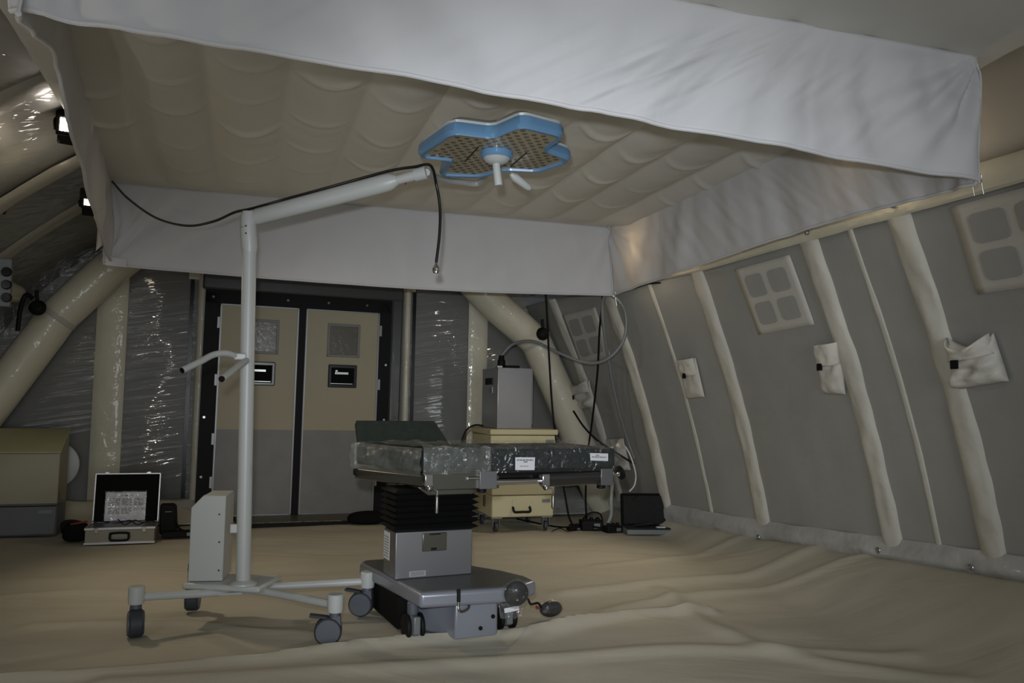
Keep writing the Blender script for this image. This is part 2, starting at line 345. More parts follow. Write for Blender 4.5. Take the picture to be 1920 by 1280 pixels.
# cloth pouches hanging on the wall
def pouch(px, label, sag=.0, crump=.02, thick=.05, flap=True, dark=None):
    c = [inv(*p) for p in px]   # tl tr br bl
    tl, tr, br, bl = c
    def Wq(u, v):
        return (lerp(lerp(tl[0], tr[0], u), lerp(bl[0], br[0], u), v), lerp(lerp(tl[1], tr[1], u), lerp(bl[1], br[1], u), v))
    cen = wp(*Wq(.5, .5), .03)
    e = empty('wall_pouch', wp(*Wq(.5, 1), .01), label, 'pouch', 'cloth pouches on the right side wall')
    def f(a, b):
        y, t = Wq(a, b); edge = (1-abs(2*a-1)**6)*(1-abs(2*b-1)**6)
        nn = noise.noise(Vector((a*3+px[0][0], b*4, 0)))
        return wp(y, t - sag*math.sin(math.pi*a)*(1-b), .02+thick*edge*(.6+.4*b)+crump*nn*edge)
    MB().grid(f, 30, 34).build('bag', 'pouch_cloth', e, solid=.004)
    if flap:
        def f2(a, b):
            y, t = Wq(.04+.92*a, -.02+.42*b); edge = (1-abs(2*a-1)**4)
            return wp(y, t - sag*math.sin(math.pi*a)*(1-b), .035+thick*edge*(.75)+.01*noise.noise(Vector((a*4, b*3, px[0][0])))+.012*edge)
        MB().grid(f2, 20, 10).build('flap', 'pouch_cloth', e, solid=.006)
    y, t = Wq(*(dark or (.45, .42))); p = wp(y, t, .045+thick)
    MB().box(p, (.012, .045, .045)).build('buckle', 'black_soft', e, bevel=.003)
    return e
pouch([(1782, 632), (1868, 622), (1897, 712), (1802, 728)], 'largest crumpled cream cloth pouch, below the window at the right edge', sag=.03, crump=.05, thick=.10, dark=(.42, .45))
pouch([(1535, 645), (1580, 640), (1590, 738), (1550, 736)], 'cream cloth pouch partly hidden behind the wall rib below the middle window', crump=.02, thick=.05, dark=(.4, .4))
pouch([(1277, 674), (1308, 670), (1325, 743), (1292, 746)], 'narrow flat cream pouch hanging on the thin seam of the side wall', crump=.01, thick=.03, dark=(.45, .38))
pouch([(1066, 716), (1108, 712), (1119, 762), (1082, 768)], 'small crumpled pouch under the far window beside the arch leg', sag=.02, crump=.05, thick=.06, dark=(.45, .5))
pouch([(1140, 822), (1172, 820), (1186, 880), (1150, 885)], 'crumpled pouch just above the right end of the operating table', crump=.05, thick=.06, flap=False)

# ------------------------------------------------------------------ arched shell: left wall and roof
LP = [(-2.75, -.02), (-2.45, .8), (-2.20, 1.5), (-1.85, 2.02), (-1.30, 2.52), (-.70, 2.92), (-.1, 3.16), (.7, 3.28), (1.6, 3.24), (2.3, 3.14), (2.88, 3.07), (3.25, 3.02)]
LS = smooth_path([(a, 0, b) for a, b in LP], 5)
def shell(a, y, off=0):
    f = a*(len(LS)-1); i = min(int(f), len(LS)-2); p = LS[i].lerp(LS[i+1], f-i); d = (LS[i+1]-LS[i]).normalized(); n = Vector((d.z, 0, -d.x))
    return Vector((p.x, y, p.z)) + n*off
wl = MB().grid(lambda a, b: shell(b, -1.5+a*9.95, .03*noise.noise(Vector((a*12, b*8, 2)))), 120, 60)
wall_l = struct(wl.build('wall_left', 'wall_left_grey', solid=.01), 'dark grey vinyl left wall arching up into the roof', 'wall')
for y in (2.3, 3.6, 4.55, 5.85, 6.8):
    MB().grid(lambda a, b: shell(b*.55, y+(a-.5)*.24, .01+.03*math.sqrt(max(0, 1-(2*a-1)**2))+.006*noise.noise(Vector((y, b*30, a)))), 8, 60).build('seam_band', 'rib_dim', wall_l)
# longitudinal tube on the left wall
lt = [shell(.27, y, .07) for y in np.linspace(-1.2, 7.55, 30)]
struct(MB().tube(lt, .075, 14).build('trim_2', 'cream_vinyl'), 'cream vinyl tube running along the left wall at joint height', 'wall trim')

# ------------------------------------------------------------------ ceiling sheet (outer flat part and quilted part under the lamp)
def ceil_z(x, y):
    f = sst((y-2.5)/.5); k = (x+.60)/.373; s = k-math.floor(k)
    sag = 4*s*(1-s)
    yy = y - .10*sag                              # wrinkles hang as arcs across each strip
    wr_ = .0
    ph = (yy*1.9+.37*math.floor(k)*1.7+.25*noise.noise(Vector((math.floor(k)*3.1, y*1.2, 0))))
    fr = ph-math.floor(ph)
    wr_ = .020*max(0, .65+.9*noise.noise(Vector((math.floor(k)*2.7, math.floor(ph)*1.3, 5))))*math.exp(-((fr-.5)/.055)**2)*sst((6.3-y)/1.5)*sag + .0035*noise.noise(Vector((s*1.5, yy*9, math.floor(k)*7)))*sst((6.4-y)/2.2)
    base = 2.672 - .002*sst((y-2.6)/3.8)
    edge = 1-sst((y-6.0)/.4)
    return base - f*(sag*(.050+.012*math.sin(k*2))*edge + wr_)
cl = MB().grid(lambda a, b: (lambda x, y: (x, y, ceil_z(x, y)))(-.98+a*4.02, -1.4+b*7.8), 260, 360)
ceiling = struct(cl.build('ceiling', 'canopy_cloth', ang=60), 'pale quilted cloth ceiling above the operating area', 'ceiling')

# ------------------------------------------------------------------ curtains
def curtain(name, top, bot, label, seed, nu=120, nv=36, amp=.015, wave=None, lean=0):
    """top / bot: lists of world points along the two edges"""
    T = smooth_path(top, 8); B = smooth_path(bot, 8)
    def pick(L, a):
        f = a*(len(L)-1); i = min(int(f), len(L)-2); return L[i].lerp(L[i+1], f-i)
    d = (T[-1]-T[0]); d.z = 0; nrm = Vector((-d.y, d.x, 0)).normalized(); L = d.length
    e = empty(name, (T[0]+T[-1])/2, label, 'curtain')
    def pt(a, b, off=0):
        p = pick(T, a).lerp(pick(B, a), b); s = a*L
        w = .7*noise.noise(Vector((s*3.0+b*lean*1.3, b*.7, seed)))+.35*noise.noise(Vector((s*6.5+b*lean*2.5, b*.9, seed+5)))+.08*noise.noise(Vector((s*16-b*lean*3.5, b*.8, seed+9)))
        # pulled creases fan out of the hung corners
        for cx in (0, L):
            q = abs(s-cx); ang_ = math.atan2(b*.6+.02, q+.02); w += .5*math.exp(-q/.9)*math.sin(ang_*16+seed)*.5
        return p + nrm*(w*amp*2*(.10+.90*math.sin(math.pi*min(1, b*.86))) + off)
    MB().grid(lambda a, b: pt(a, b), nu, nv).build('cloth', 'curtain_white', e, solid=.004)
    MB().tube([pt(a, 1.0) for a in np.linspace(0, 1, 90)], .009, 8).build('hem', 'curtain_white', e)
    for kk in (0, 1): MB().tube([pt(kk, b) for b in np.linspace(0, 1, 14)], .006, 6).build('side_hem', 'curtain_white', e)
    return e
YF, YB = 2.64, 6.40
fT = [at(x, y, 'y', YF) for x, y in ((22, -335), (700, -160), (1390, 0), (1600, 55), (1830, 110))]
for p in fT: p.z = 2.668
fB = [at(x, y, 'y', YF) for x, y in ((20, 20), (400, 83), (900, 166), (1160, 216), (1500, 280), (1832, 338))]
curtain('front_curtain', fT, fB, 'wide white cloth valance nearest the camera across the top of the picture', 1, nu=320, lean=-.9, amp=.05)
bT = [at(x, y, 'y', YB) for x, y in ((206, 343), (470, 376), (800, 405), (1143, 426))]
for p in bT: p.z = 2.672
bB = [at(x, y, 'y', YB) for x, y in ((192, 490), (240, 499), (640, 531), (900, 546), (1148, 553))]
curtain('back_curtain', bT, bB, 'white cloth valance at the far end, above the double doors', 11, nu=240, lean=.5, amp=.014)
rT = [Vector((2.955, 6.40, 2.672)), Vector((2.95, 5.0, 2.68)), Vector((2.94, 3.8, 2.69)), Vector((2.935, 2.66, 2.70))]
rB = [Vector(at(1149, 553, 'y', 6.39)), at(1300, 500, 'x', 2.965), at(1500, 432, 'x', 2.95), at(1680, 384, 'x', 2.945), at(1822, 344, 'x', 2.93)]
curtain('right_curtain', rT, rB, 'white cloth valance along the right side, lit warm from behind', 21, nu=240, lean=.8, amp=.034)
def lx(y): return -.655-.085*(y-2.64)
def lat(px, py):
    p = at(px, py, 'x', -.8)
    for _ in range(6): p = at(px, py, 'x', lx(p.y))
    return p
lT = [Vector((lx(y), y, 2.69)) for y in (2.66, 3.8, 5.1, 6.38)]
lB = [lat(x, y) for x, y in ((28, 24), (66, 66), (104, 108), (122, 205), (150, 295), (172, 385), (186, 432))] + [Vector((lx(6.38)+.02, 6.36, at(192, 488, 'y', 6.38).z))]
curtain('left_curtain', lT, lB, 'white cloth valance along the left side, its lower edge wavy', 31, lean=-.4, amp=.02)
# loose turned-up corners of the cloth
p0, p1, p2 = at(183, 428, 'y', 6.30), at(203, 456, 'y', 6.34), at(180, 470, 'y', 6.28)
cf = MB().grid(lambda a, b: (p0.lerp(p1, a)).lerp(p2.lerp(p1, a), b)+Vector((0, -.03*math.sin(math.pi*a), 0)), 8, 6)
tag(cf.build('cloth_flap', 'pouch_cloth', solid=.004), 'small cream triangular cloth flap at the back left curtain corner', 'cloth flap')
pa = [at(198, 480, 'y', 6.36), at(237, 486, 'y', 6.36), at(237, 501, 'y', 6.36), at(198, 497, 'y', 6.36)]
tp = MB().add(pa+[p+Vector((0, .012, 0)) for p in pa], [(0, 1, 2, 3), (7, 6, 5, 4), (0, 4, 5, 1), (1, 5, 6, 2), (2, 6, 7, 3), (3, 7, 4, 0)])
tag(tp.build('fabric_tab', 'curtain_white'), 'small white rectangular tab under the left end of the far valance', 'fabric tab')
# snap hooks at the corners
def hook(p, s, label):
    p = Vector(p); e = empty('snap_hook', p, label, 'hook', 'hooks that hang the valances')
    MB().tube([p+Vector((.012*s*math.cos(k*math.pi/6), 0, .035*s*math.sin(k*math.pi/6))) for k in range(13)], .004*s, 6).build('hook_ring', 'steel', e)
    MB().tube([p+Vector((.01*s, 0, -.03*s)), p+Vector((.02*s, 0, -.075*s)), p+Vector((.03*s, .0, -.12*s))], .0035*s, 6).build('hook_tail', 'alu', e)
hook(at(1831, 112, 'y', 2.66), .5, 'steel hook at the top right corner of the front valance')
hook(at(1838, 335, 'y', 2.66), .55, 'steel hook with tail at the bottom right corner of the front valance')
hook(at(1822, 344, 'y', 2.76), .45, 'steel hook at the near end of the right valance')
hook(at(189, 482, 'y', 6.35), .8, 'steel hook at the bottom left corner of the far valance')
hook(at(1140, 428, 'y', 6.34), .5, 'dark hook at the top right corner of the far valance')
hook(at(1152, 552, 'y', 6.34), .8, 'steel hook at the bottom right corner of the far valance')

# ------------------------------------------------------------------ back wall
YW = 8.38
bw = MB().grid(lambda a, b: (-2.9+a*6.9, YW+.01*noise.noise(Vector((a*20, b*10, 0))), -.05+b*3.4), 60, 40)
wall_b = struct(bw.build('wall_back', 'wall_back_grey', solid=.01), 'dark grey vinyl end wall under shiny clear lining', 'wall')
def vstrip(x0, x1, m, th=.03, z0=0, z1=2.6, name='seam_band'):
    MB().grid(lambda a, b: (lerp(x0, x1, a), YW-.02-th*math.sqrt(max(0, 1-(2*a-1)**2))-.004*noise.noise(Vector((x0, b*20, a*2))), lerp(z0, z1, b)), 8, 50).build(name, m, wall_b)
vstrip(-1.33, -1.07, 'cream_vinyl', .02); vstrip(-.465, -.37, 'cream_vinyl', .05); vstrip(1.53, 1.61, 'cream_vinyl', .05); vstrip(2.23, 2.44, 'cream_vinyl', .02)
for x in (-.515, 1.640):
    MB().box((x, YW-.03, 1.25), (.035, .02, 2.5)).build('black_seam', 'black_gloss', wall_b)
MB().box((.55, YW-.03, 2.33), (2.2, .03, .13)).build('header_band', 'cream_vinyl', wall_b)
# vinyl skirt on the floor along the end wall
sk = MB().grid(lambda a, b: (-2.4+a*2.2, YW-.06-.38*b-.05*noise.noise(Vector((a*5, b, 3))), .01+.22*(1-b)**2*(.8+.4*noise.noise(Vector((a*6, b*2, 8))))+.02*math.sin(math.pi*b)), 40, 14)
sk.build('floor_skirt', 'cream_vinyl', wall_b, solid=.004)
sk = MB().grid(lambda a, b: (1.75+a*1.72, YW-.06-.5*b-.06*noise.noise(Vector((a*5, b, 7))), .02+.30*(1-b)**1.6*(.8+.5*noise.noise(Vector((a*6, b*2, 18))))+.03*math.sin(math.pi*b)), 40, 14)
sk.build('floor_skirt', 'hem_vinyl', wall_b, solid=.004)

# ------------------------------------------------------------------ inflatable arch in front of the end wall
AY = 8.05
ap = [(a*1.039, 1.15+(b-1.15)*1.039 if b > .1 else -.01) for a, b in [(-2.55, -.01), (-2.28, .55), (-1.92, 1.15), (-1.53, 1.80), (-1.05, 2.33), (-.45, 2.78), (.6, 2.98), (1.65, 2.75), (2.22, 2.20), (2.77, 1.76), (3.12, 1.05), (3.42, .35), (3.55, -.01)]]
segs = smooth_path([(a, AY, b) for a, b in ap[:4]], 6)[:-1]+smooth_path([(a, AY, b) for a, b in ap[3:10]], 6)[:-1]+smooth_path([(a, AY, b) for a, b in ap[9:]], 6)
arch = empty('inflatable_arch', (.5, AY, 0), 'thick cream inflatable arch tube in front of the end wall', 'arch tube')
MB().tube(segs, .165, 20).build('tube', 'cream_vinyl', arch)
for k in (3, 9):
    a, b = ap[k]; d = (Vector((ap[k+1][0], 0, ap[k+1][1]))-Vector((ap[k-1][0], 0, ap[k-1][1]))).normalized()
    MB().tube([Vector((a, AY, b))-d*.025, Vector((a, AY, b))-d*.01, Vector((a, AY, b))+d*.01, Vector((a, AY, b))+d*.025], [.167, .172, .172, .167], 20).build('joint_seam', 'cream_side', arch)

# ------------------------------------------------------------------ double doors
DM = Matrix.Translation((.5, 8.22, 0)) @ Matrix.Rotation(R(.35), 4, 'Y') @ Matrix.Rotation(R(3.0), 4, 'Z')
def dbox(b, x0, x1, z0, z1, y0, y1):
    c = DM @ Vector(((x0+x1)/2, (y0+y1)/2, (z0+z1)/2)); return b.box(c, (x1-x0, y1-y0, z1-z0), M=DM.to_3x3())
fr = MB(); dbox(fr, -.90, -.765, 0, 2.13, -.02, .08); dbox(fr, .755, .87, 0, 2.13, -.02, .08); dbox(fr, -.90, .87, 2.025, 2.17, -.02, .08); dbox(fr, -.035, .025, 0, 2.13, -.01, .06); dbox(fr, -.9, .87, -.01, .03, -.02, .06)
dfr = struct(fr.build('trim_3', 'black'), 'black frame around the double doors', 'door frame')
b = MB(); dbox(b, -.93, .99, 2.15, 2.30, -.06, .02); dbox(b, .87, .99, 0, 2.2, -.05, .02)
b.build('rubber_surround', 'frame_plastic', dfr, bevel=.02)
for x, z in [(-.83, 2.08), (-.5, 2.09), (-.15, 2.09), (.24, 2.09), (.62, 2.09), (-.86, 1.5), (-.86, .95), (-.86, .4), (.83, 1.5), (.83, .95), (.83, .5)]:
    MB().lathe(DM @ Vector((x, -.03, z)), [(.012, -.01), (.012, .01)], 10, Matrix.Rotation(R(90), 3, 'X')).build('bolt', 'chrome', dfr)
def door(idx, x0, x1, label, hinge_side):
    b = MB(); dbox(b, x0, x1, .03, 2.02, -.03, .01); d = struct(b.build('door_%d' % idx, 'door_cream'), label, 'door')
    b = MB(); dbox(b, x0+.012, x1-.012, .042, .84, -.034, -.029); b.build('kick_plate', 'door_grey', d)
    b = MB()
    for a in ((x0, x0+.014, .03, 2.02), (x1-.014, x1, .03, 2.02), (x0, x1, .03, .044), (x0, x1, 2.008, 2.02)): dbox(b, a[0], a[1], a[2], a[3], -.042, -.028)
    b.build('edge_trim', 'trim_metal', d)
    cx = (x0+x1)/2+(.01 if idx == 2 else .02); w = b = MB()
    for a in ((-.16, -.135, 1.56, 1.89), (.135, .16, 1.56, 1.89), (-.16, .16, 1.56, 1.585), (-.16, .16, 1.865, 1.89)): dbox(b, cx+a[0], cx+a[1], a[2], a[3], -.045, -.028)
    vf = b.build('vision_frame', 'door_grey', d, bevel=.004)
    b = MB(); dbox(b, cx-.137, cx+.137, 1.583, 1.867, -.034, -.030); b.build('vision_glass', 'glass_dark', vf)
    b = MB(); dbox(b, cx-.14, cx+.14, 1.26, 1.485, -.048, -.03); hp = b.build('handle_box', 'black_gloss', d, bevel=.008)
    b = MB(); dbox(b, cx-.112, cx+.112, 1.285, 1.455, -.050, -.047); b.build('handle_recess', 'black_soft', hp)
    b = MB(); dbox(b, cx-.08, cx+.05, 1.39, 1.41, -.075, -.055); dbox(b, cx-.075, cx-.055, 1.40, 1.43, -.075, -.045); dbox(b, cx-.115, cx+.10, 1.295, 1.301, -.053, -.049); b.build('handle_lever', 'steel', hp)
    hx = x0-.012 if hinge_side < 0 else x1+.012
    for z in (.35, .75, 1.3, 1.84): b = MB(); dbox(b, hx-.014, hx+.014, z-.055, z+.055, -.05, -.02); b.build('hinge', 'trim_metal', d, bevel=.003)
door(1, -.762, -.04, 'left swing door leaf, partly behind the white lamp pole', -1)
door(2, .030, .752, 'right swing door leaf, partly behind the operating table', 1)
th = MB(); dbox(th, -.55, .80, -.0, .035, -.5, -.03); tho = tag(th.build('threshold_plate', 'diamond_plate'), 'chequered metal threshold plate in front of the double doors', 'threshold')
b = MB(); dbox(b, -.57, .82, -.005, .028, -.52, -.495); b.build('front_edge', 'black', tho)

# ------------------------------------------------------------------ casters
def swivel_caster(parent, x, y, rz, h_top, r=.064, w=.036, brake=False, cup=None, matw='caster_grey', fork=None):
    """sub-parts: a caster is a part of its thing, wheel and brake are pieces of it"""
    rot = Matrix.Rotation(rz, 3, 'Z'); z0 = floor_z(x, y) if y > 0 else 0; z0 = 0
    off = rot @ Vector((.030, 0, 0)); c = Vector((x, y, z0+r)) - off
    b = MB()
    # hood: rounded housing over the wheel
    hood = []
    for k in range(0, 15):
        a = R(-35+k*17); hood.append((math.cos(a)*(r-.004), math.sin(a)*(r-.004)))
    hood = [(-r*.72, -r*.35)] + [(-math.cos(R(a))*(r*.93), math.sin(R(a))*(r*.93)) for a in range(0, 100, 14)] + [(.02, r*1.05), (.055, r*1.15), (.060, r*.5), (.050, -r*.15), (.02, -r*.25)]
    b.prism(hood, -w*.72, w*.72, lambda p, q, s: c + rot @ Vector((p, s, q)))
    b.tube([c+off+Vector((0, 0, r*.8)), Vector((x, y, h_top))], .026, 16)
    hs = b.build('caster', matw, parent, bevel=.004)
    wl_ = MB().lathe(c, [(r*.5, -w/2-.016), (r-.006, -w/2-.014), (r, -w/2-.006), (r, w/2+.006), (r-.006, w/2+.014), (r*.5, w/2+.016)], 32, rot @ Matrix.Rotation(R(90), 3, 'X'))
    wl_.build('wheel', 'caster_tyre', hs)
    MB().lathe(c, [(r*.86, -w/2-.0185), (r*.86, w/2+.0185)], 32, rot @ Matrix.Rotation(R(90), 3, 'X')).build('hub_disc', matw, hs)
    if brake: 
        bb = MB(); cc = c + rot @ Vector((-.045, 0, r+.003)); bb.box(cc, (.085, .045, .012), M=rot @ Matrix.Rotation(R(8), 3, 'Y')); bb.build('brake_pedal', 'caster_tyre', hs, bevel=.004)
    return hs

# ------------------------------------------------------------------ mobile operating lamp
lamp = empty('mobile_surgical_lamp', (.03, 4.43, 0), 'white wheeled operating lamp with long arm and blue clover-shaped head', 'surgical lamp')
PX, PY = .03, 4.43
PT = at(467, 392, 'y', PY)
tilt = PT.x-PX
MB().tube([(PX, PY, .20), (PX+tilt*.8, PY, 1.95)], .036, 24).build('pole', 'white_paint', lamp)
MB().tube([(PX+tilt*.76, PY, 1.90), (PX+tilt*.8, PY, 1.93), (PX+tilt, PY, PT.z-.10)], [.036, .042, .042], 24).build('pole_sleeve', 'white_paint', lamp)
for px, py in ((461, 423), (461, 437)): MB().lathe(at(px, py, 'y', PY-.043), [(.004, -.003), (.004, .003)], 8, Matrix.Rotation(R(90), 3, 'X')).build('screw', 'black', lamp)
# pole head and spring arm
AE = at(800, 323, 'z', 2.285); AS = Vector((PX+tilt+.02, PY, PT.z-.045))
hd = MB(); hd.lathe((PX+tilt, PY, PT.z-.10), [(.040, 0), (.042, .06), (.034, .085), (.0, .09)], 20); hd.build('pole_head', 'white_paint', lamp)
dA = (AE-AS); 
def armat(t, up=0): return AS+dA*t+Vector((0, 0, up))
MB().tube([armat(.0), armat(.03), armat(.35), armat(.70), armat(.80), armat(.84)], [.030, .040, .041, .043, .040, .022], 20, squash=1.1).build('spring_arm', 'white_paint', lamp)
MB().tube([armat(.80), armat(.83), armat(.93), armat(.935)], [.020, .024, .026, .026], 18).build('arm_collar', 'white_paint', lamp)
MB().tube([armat(.935), armat(1.0)], [.032, .034], 20).build('arm_end', 'white_paint', lamp)
MB().lathe(armat(.885, -.03), [(.005, -.004), (.005, .004)], 10).build('adjust_screw', 'red_cord', lamp)
# lamp head: outline seen from below
ZL = 2.285
outl = [(787, 289), (846, 249), (924, 259), (978, 236), (1058, 256), (1022, 283), (1067, 299), (1062, 307), (1013, 323), (947, 320), (898, 333), (823, 331), (848, 302), (790, 296)]
hp_ = [at(x, y, 'z', ZL) for x, y in outl]; hc = sum(hp_, Vector())/len(hp_)
loop = smooth_path([p for p in hp_+[hp_[0]]], 1)
def rnd(P, it=2):
    for _ in range(it):
        Q = []; n = len(P)
        for i in range(n):
            a, b_ = P[i], P[(i+1) % n]; Q += [a.lerp(b_, .12), a.lerp(b_, .88)]
        P = Q
    return P
outer = rnd([Vector(p) for p in hp_], 2); n = len(outer)
def ring(s, z): return [Vector((hc.x+(p.x-hc.x)*s, hc.y+(p.y-hc.y)*s, z)) for p in outer]
b = MB(); rs = [(1.0, ZL), (1.03, ZL+.014), (1.02, ZL+.045), (.97, ZL+.060), (.93, ZL+.055)]; vs = []
rs = [(.93, ZL+.010), (.945, ZL-.002), (.99, ZL-.004), (1.0, ZL+.004)]+rs[1:]
for s, z in rs: vs += ring(s, z)
b.add(vs, [(j*n+i, j*n+(i+1) % n, (j+1)*n+(i+1) % n, (j+1)*n+i) for j in range(len(rs)-1) for i in range(n)])
b.build('lamp_rim', 'lamp_blue', lamp)
b = MB(); b.add(ring(.94, ZL+.008)+ring(.94, ZL+.05), [tuple(range(n)), tuple(range(n, 2*n))[::-1]]+[(i, (i+1) % n, n+(i+1) % n, n+i) for i in range(n)])
glass = b.build('lamp_window', 'lamp_glass', lamp, smooth=False)
b = MB(); vs = []
for s, z in ((.99, ZL+.052), (1.0, ZL+.064), (.90, ZL+.085), (.5, ZL+.10)): vs += ring(s, z)
b.add(vs, [(j*n+i, j*n+(i+1) % n, (j+1)*n+(i+1) % n, (j+1)*n+i) for j in range(3) for i in range(n)]+[tuple(range(3*n, 4*n))])
b.build('lamp_back', 'white_paint', lamp)
# reflector cells behind the window
def inside(x, y):
    c = False; P = [(p.x, p.y) for p in ring(.86, 0)]; j = len(P)-1
    for i in range(len(P)):
        if (P[i][1] > y) != (P[j][1] > y) and x < (P[j][0]-P[i][0])*(y-P[i][1])/(P[j][1]-P[i][1])+P[i][0]: c = not c
        j = i
    return c
b = MB()
for i in range(-9, 10):
    for j in range(-12, 13):
        x = hc.x+i*.043+(j % 2)*.021; y = hc.y+j*.037
        if inside(x, y) and (x-hc.x)**2+(y-hc.y)**2 > .008: b.lathe((x, y, ZL+.0065), [(.012, -.0008), (.012, .001)], 10)
o = b.build('reflector_cells', 'lamp_spot', glass); o['kind'] = 'stuff'
for sx in (-.115, .115): MB().box((hc.x+sx, hc.y+.03, ZL+.006), (.004, .24, .003)).build('window_joint', 'black', glass)
hb = at(931, 296, 'z', ZL-.02)
MB().lathe((hb.x, hb.y, ZL-.035), [(.075, .042), (.075, .02), (.068, .012)], 32).build('hub_ring', 'lamp_blue', lamp)
MB().lathe((hb.x, hb.y, ZL-.05), [(.030, .0), (.052, .012), (.062, .026), (.062, .035)], 28).build('hub_dish', 'white_paint', lamp)
hq = at(935, 348, 'y', hb.y)
MB().tube([(hb.x, hb.y, ZL-.03), (hb.x, hb.y, ZL-.06), (hq.x, hb.y, hq.z)], [.018, .018, .0195], 18).build('sterile_handle', 'white_paint', lamp)
q0 = at(957, 326, 'z', ZL-.02); q1 = at(994, 354, 'z', ZL-.075)
MB().tube([q0, q0.lerp(q1, .2), q0.lerp(q1, .85), q1], [.010, .021, .019, .010], 16).build('side_handle', 'white_paint', lamp)
# yoke behind the head
yk = [AE, at(822, 334, 'z', ZL+.05), at(860, 341, 'z', ZL+.09), at(905, 338, 'z', ZL+.12), Vector((hc.x, hc.y, ZL+.13)), Vector((hc.x, hc.y, ZL+.09))]
MB().tube(smooth_path(yk, 6), .018, 12).build('yoke', 'white_paint', lamp)
# push handle on the pole
h0 = at(462, 669, 'y', PY-.03)
MB().box(h0+Vector((-.03, 0, 0)), (.06, .05, .035)).build('handle_bracket', 'white_paint', lamp, bevel=.006)
hA = [h0+Vector((-.04, .0, 0)), at(424, 662, 'y', PY-.08), at(400, 665, 'y', PY-.12), at(375, 678, 'y', PY-.18), at(342, 694, 'y', PY-.24)]
MB().tube(smooth_path(hA, 6), .016, 14).build('push_handle', 'white_paint', lamp)
MB().tube([hA[-1], hA[-1]+(hA[-1]-hA[-2]).normalized()*.004], .0145, 14).build('handle_plug', 'black', lamp)
hB = [h0+Vector((0, -.01, -.02)), at(446, 686, 'y', PY-.2), at(416, 710, 'y', PY-.38)]
MB().tube(hB, .017, 14).build('push_handle', 'white_paint', lamp)
MB().tube([hB[-1], hB[-1]+(hB[-1]-hB[-2]).normalized()*.004], .0155, 14).build('handle_plug', 'black', lamp)
# base plate, control box, legs
pl = [at(x, y, 'z', .205) for x, y in ((340, 1093), (487, 1100), (529, 1077), (395, 1074))]
b = MB(); b.prism([(p.x, p.y) for p in pl], .172, .205); b.build('base_plate', 'white_paint', lamp, bevel=.012)
MB().lathe((PX, PY, .205), [(.068, 0), (.066, .008), (.05, .016), (.038, .022)], 28).build('pole_flange', 'white_paint', lamp)
f0 = at(352, 1090, 'z', .207); f1 = at(418, 1089, 'z', .207); up_ = at(418, 929, 'y', f1.y).z
wx = f1.x-f0.x; 
prof = [(0, .207), (wx, .207), (wx, up_), (.058, up_), (0, up_-.062)]
dX = Vector((f1.x-f0.x, f1.y-f0.y, 0)).normalized(); dY = Vector((-dX.y, dX.x, 0))
b = MB(); b.prism(prof, 0, .24, lambda a, z, c: (f0.x+dX.x*a+dY.x*c, f0.y+dX.y*a+dY.y*c, z))
cb = b.build('control_box', 'box_grey', lamp, bevel=.004)
for px, py in ((411, 964), (411, 1016), (410, 1069)): MB().lathe(at(px, py, 'y', f1.y-.004), [(.004, -.002), (.004, .003)], 8, Matrix.Rotation(R(90), 3, 'X')).build('screw', 'black', cb)
MB().box((f0.x-.003, f0.y+.10, .26), (.006, .05, .035)).build('power_socket', 'black', cb)
MB().box(at(440, 990, 'y', PY+.01), (.045, .03, .045)).build('pole_clamp', 'white_paint', lamp, bevel=.004)
CS = [(at(256, 1185, 'z', 0), 100, False), (at(350, 1140, 'z', 0), 85, False), (at(626, 1203, 'z', 0), -8, True), (at(686, 1153, 'z', 0), -20, True)]
hubs = [at(256, 1115, 'z', .19), at(362, 1092, 'z', .19), at(629, 1130, 'z', .19), at(689, 1086, 'z', .19)]
hubs[1] = Vector((-.22, 4.83, .19))
for (c, a, br), h in zip(CS, hubs):
    MB().lathe((h.x, h.y, .150), [(.036, 0), (.038, .02), (.038, .078), (.034, .082)], 24).build('leg_socket', 'white_paint', lamp)
    swivel_caster(lamp, h.x, h.y, R(a), .155, brake=br)
m1 = at(440, 1111, 'z', .155)
MB().tube(smooth_path([hubs[0]-Vector((0, 0, .01)), Vector((m1.x-.14, m1.y, .160)), Vector((m1.x+.10, m1.y, .160)), hubs[2]-Vector((0, 0, .01))], 8), .020, 16).build('leg', 'white_paint', lamp)
MB().tube(smooth_path([hubs[1]-Vector((0, 0, .01)), Vector((PX-.02, PY+.10, .165)), Vector((PX+.2, PY+.09, .165)), hubs[3]-Vector((0, 0, .01))], 8), .020, 16).build('leg', 'white_paint', lamp)
b = MB().box((m1.x-.04, m1.y+.10, .150), (.16, .2, .014)); b.build('under_bracket', 'white_grey', lamp, bevel=.003)

# cable over the arm with metal plug
pts = [Vector((-.95, 6.30, 2.655)), at(240, 372, 'y', 6.0), at(292, 408, 'y', 5.6), at(350, 423, 'y', 5.2), at(400, 415, 'y', 4.85), at(440, 398, 'y', 4.6), armat(.0, .052), armat(.2, .055), armat(.4, .056), armat(.6, .058), armat(.8, .058), armat(.93, .045), armat(1.02, .03),
       at(818, 345, 'y', AE.y-.03), at(825, 390, 'y', AE.y-.03), at(824, 440, 'y', AE.y-.03), at(818, 492, 'y', AE.y-.03)]
cab = tag(MB().tube(smooth_path(pts, 8), .0075, 10).build('lamp_cable', 'black_gloss'), 'black cable draped over the white lamp arm, its metal plug hanging free', 'cable')
pe = pts[-1]
MB().lathe(pe-Vector((0, 0, .052)), [(.015, .0), (.016, .006), (.019, .008), (.019, .022), (.016, .026), (.012, .036), (.006, .042), (.005, .056)], 20).build('plug', 'chrome', cab)

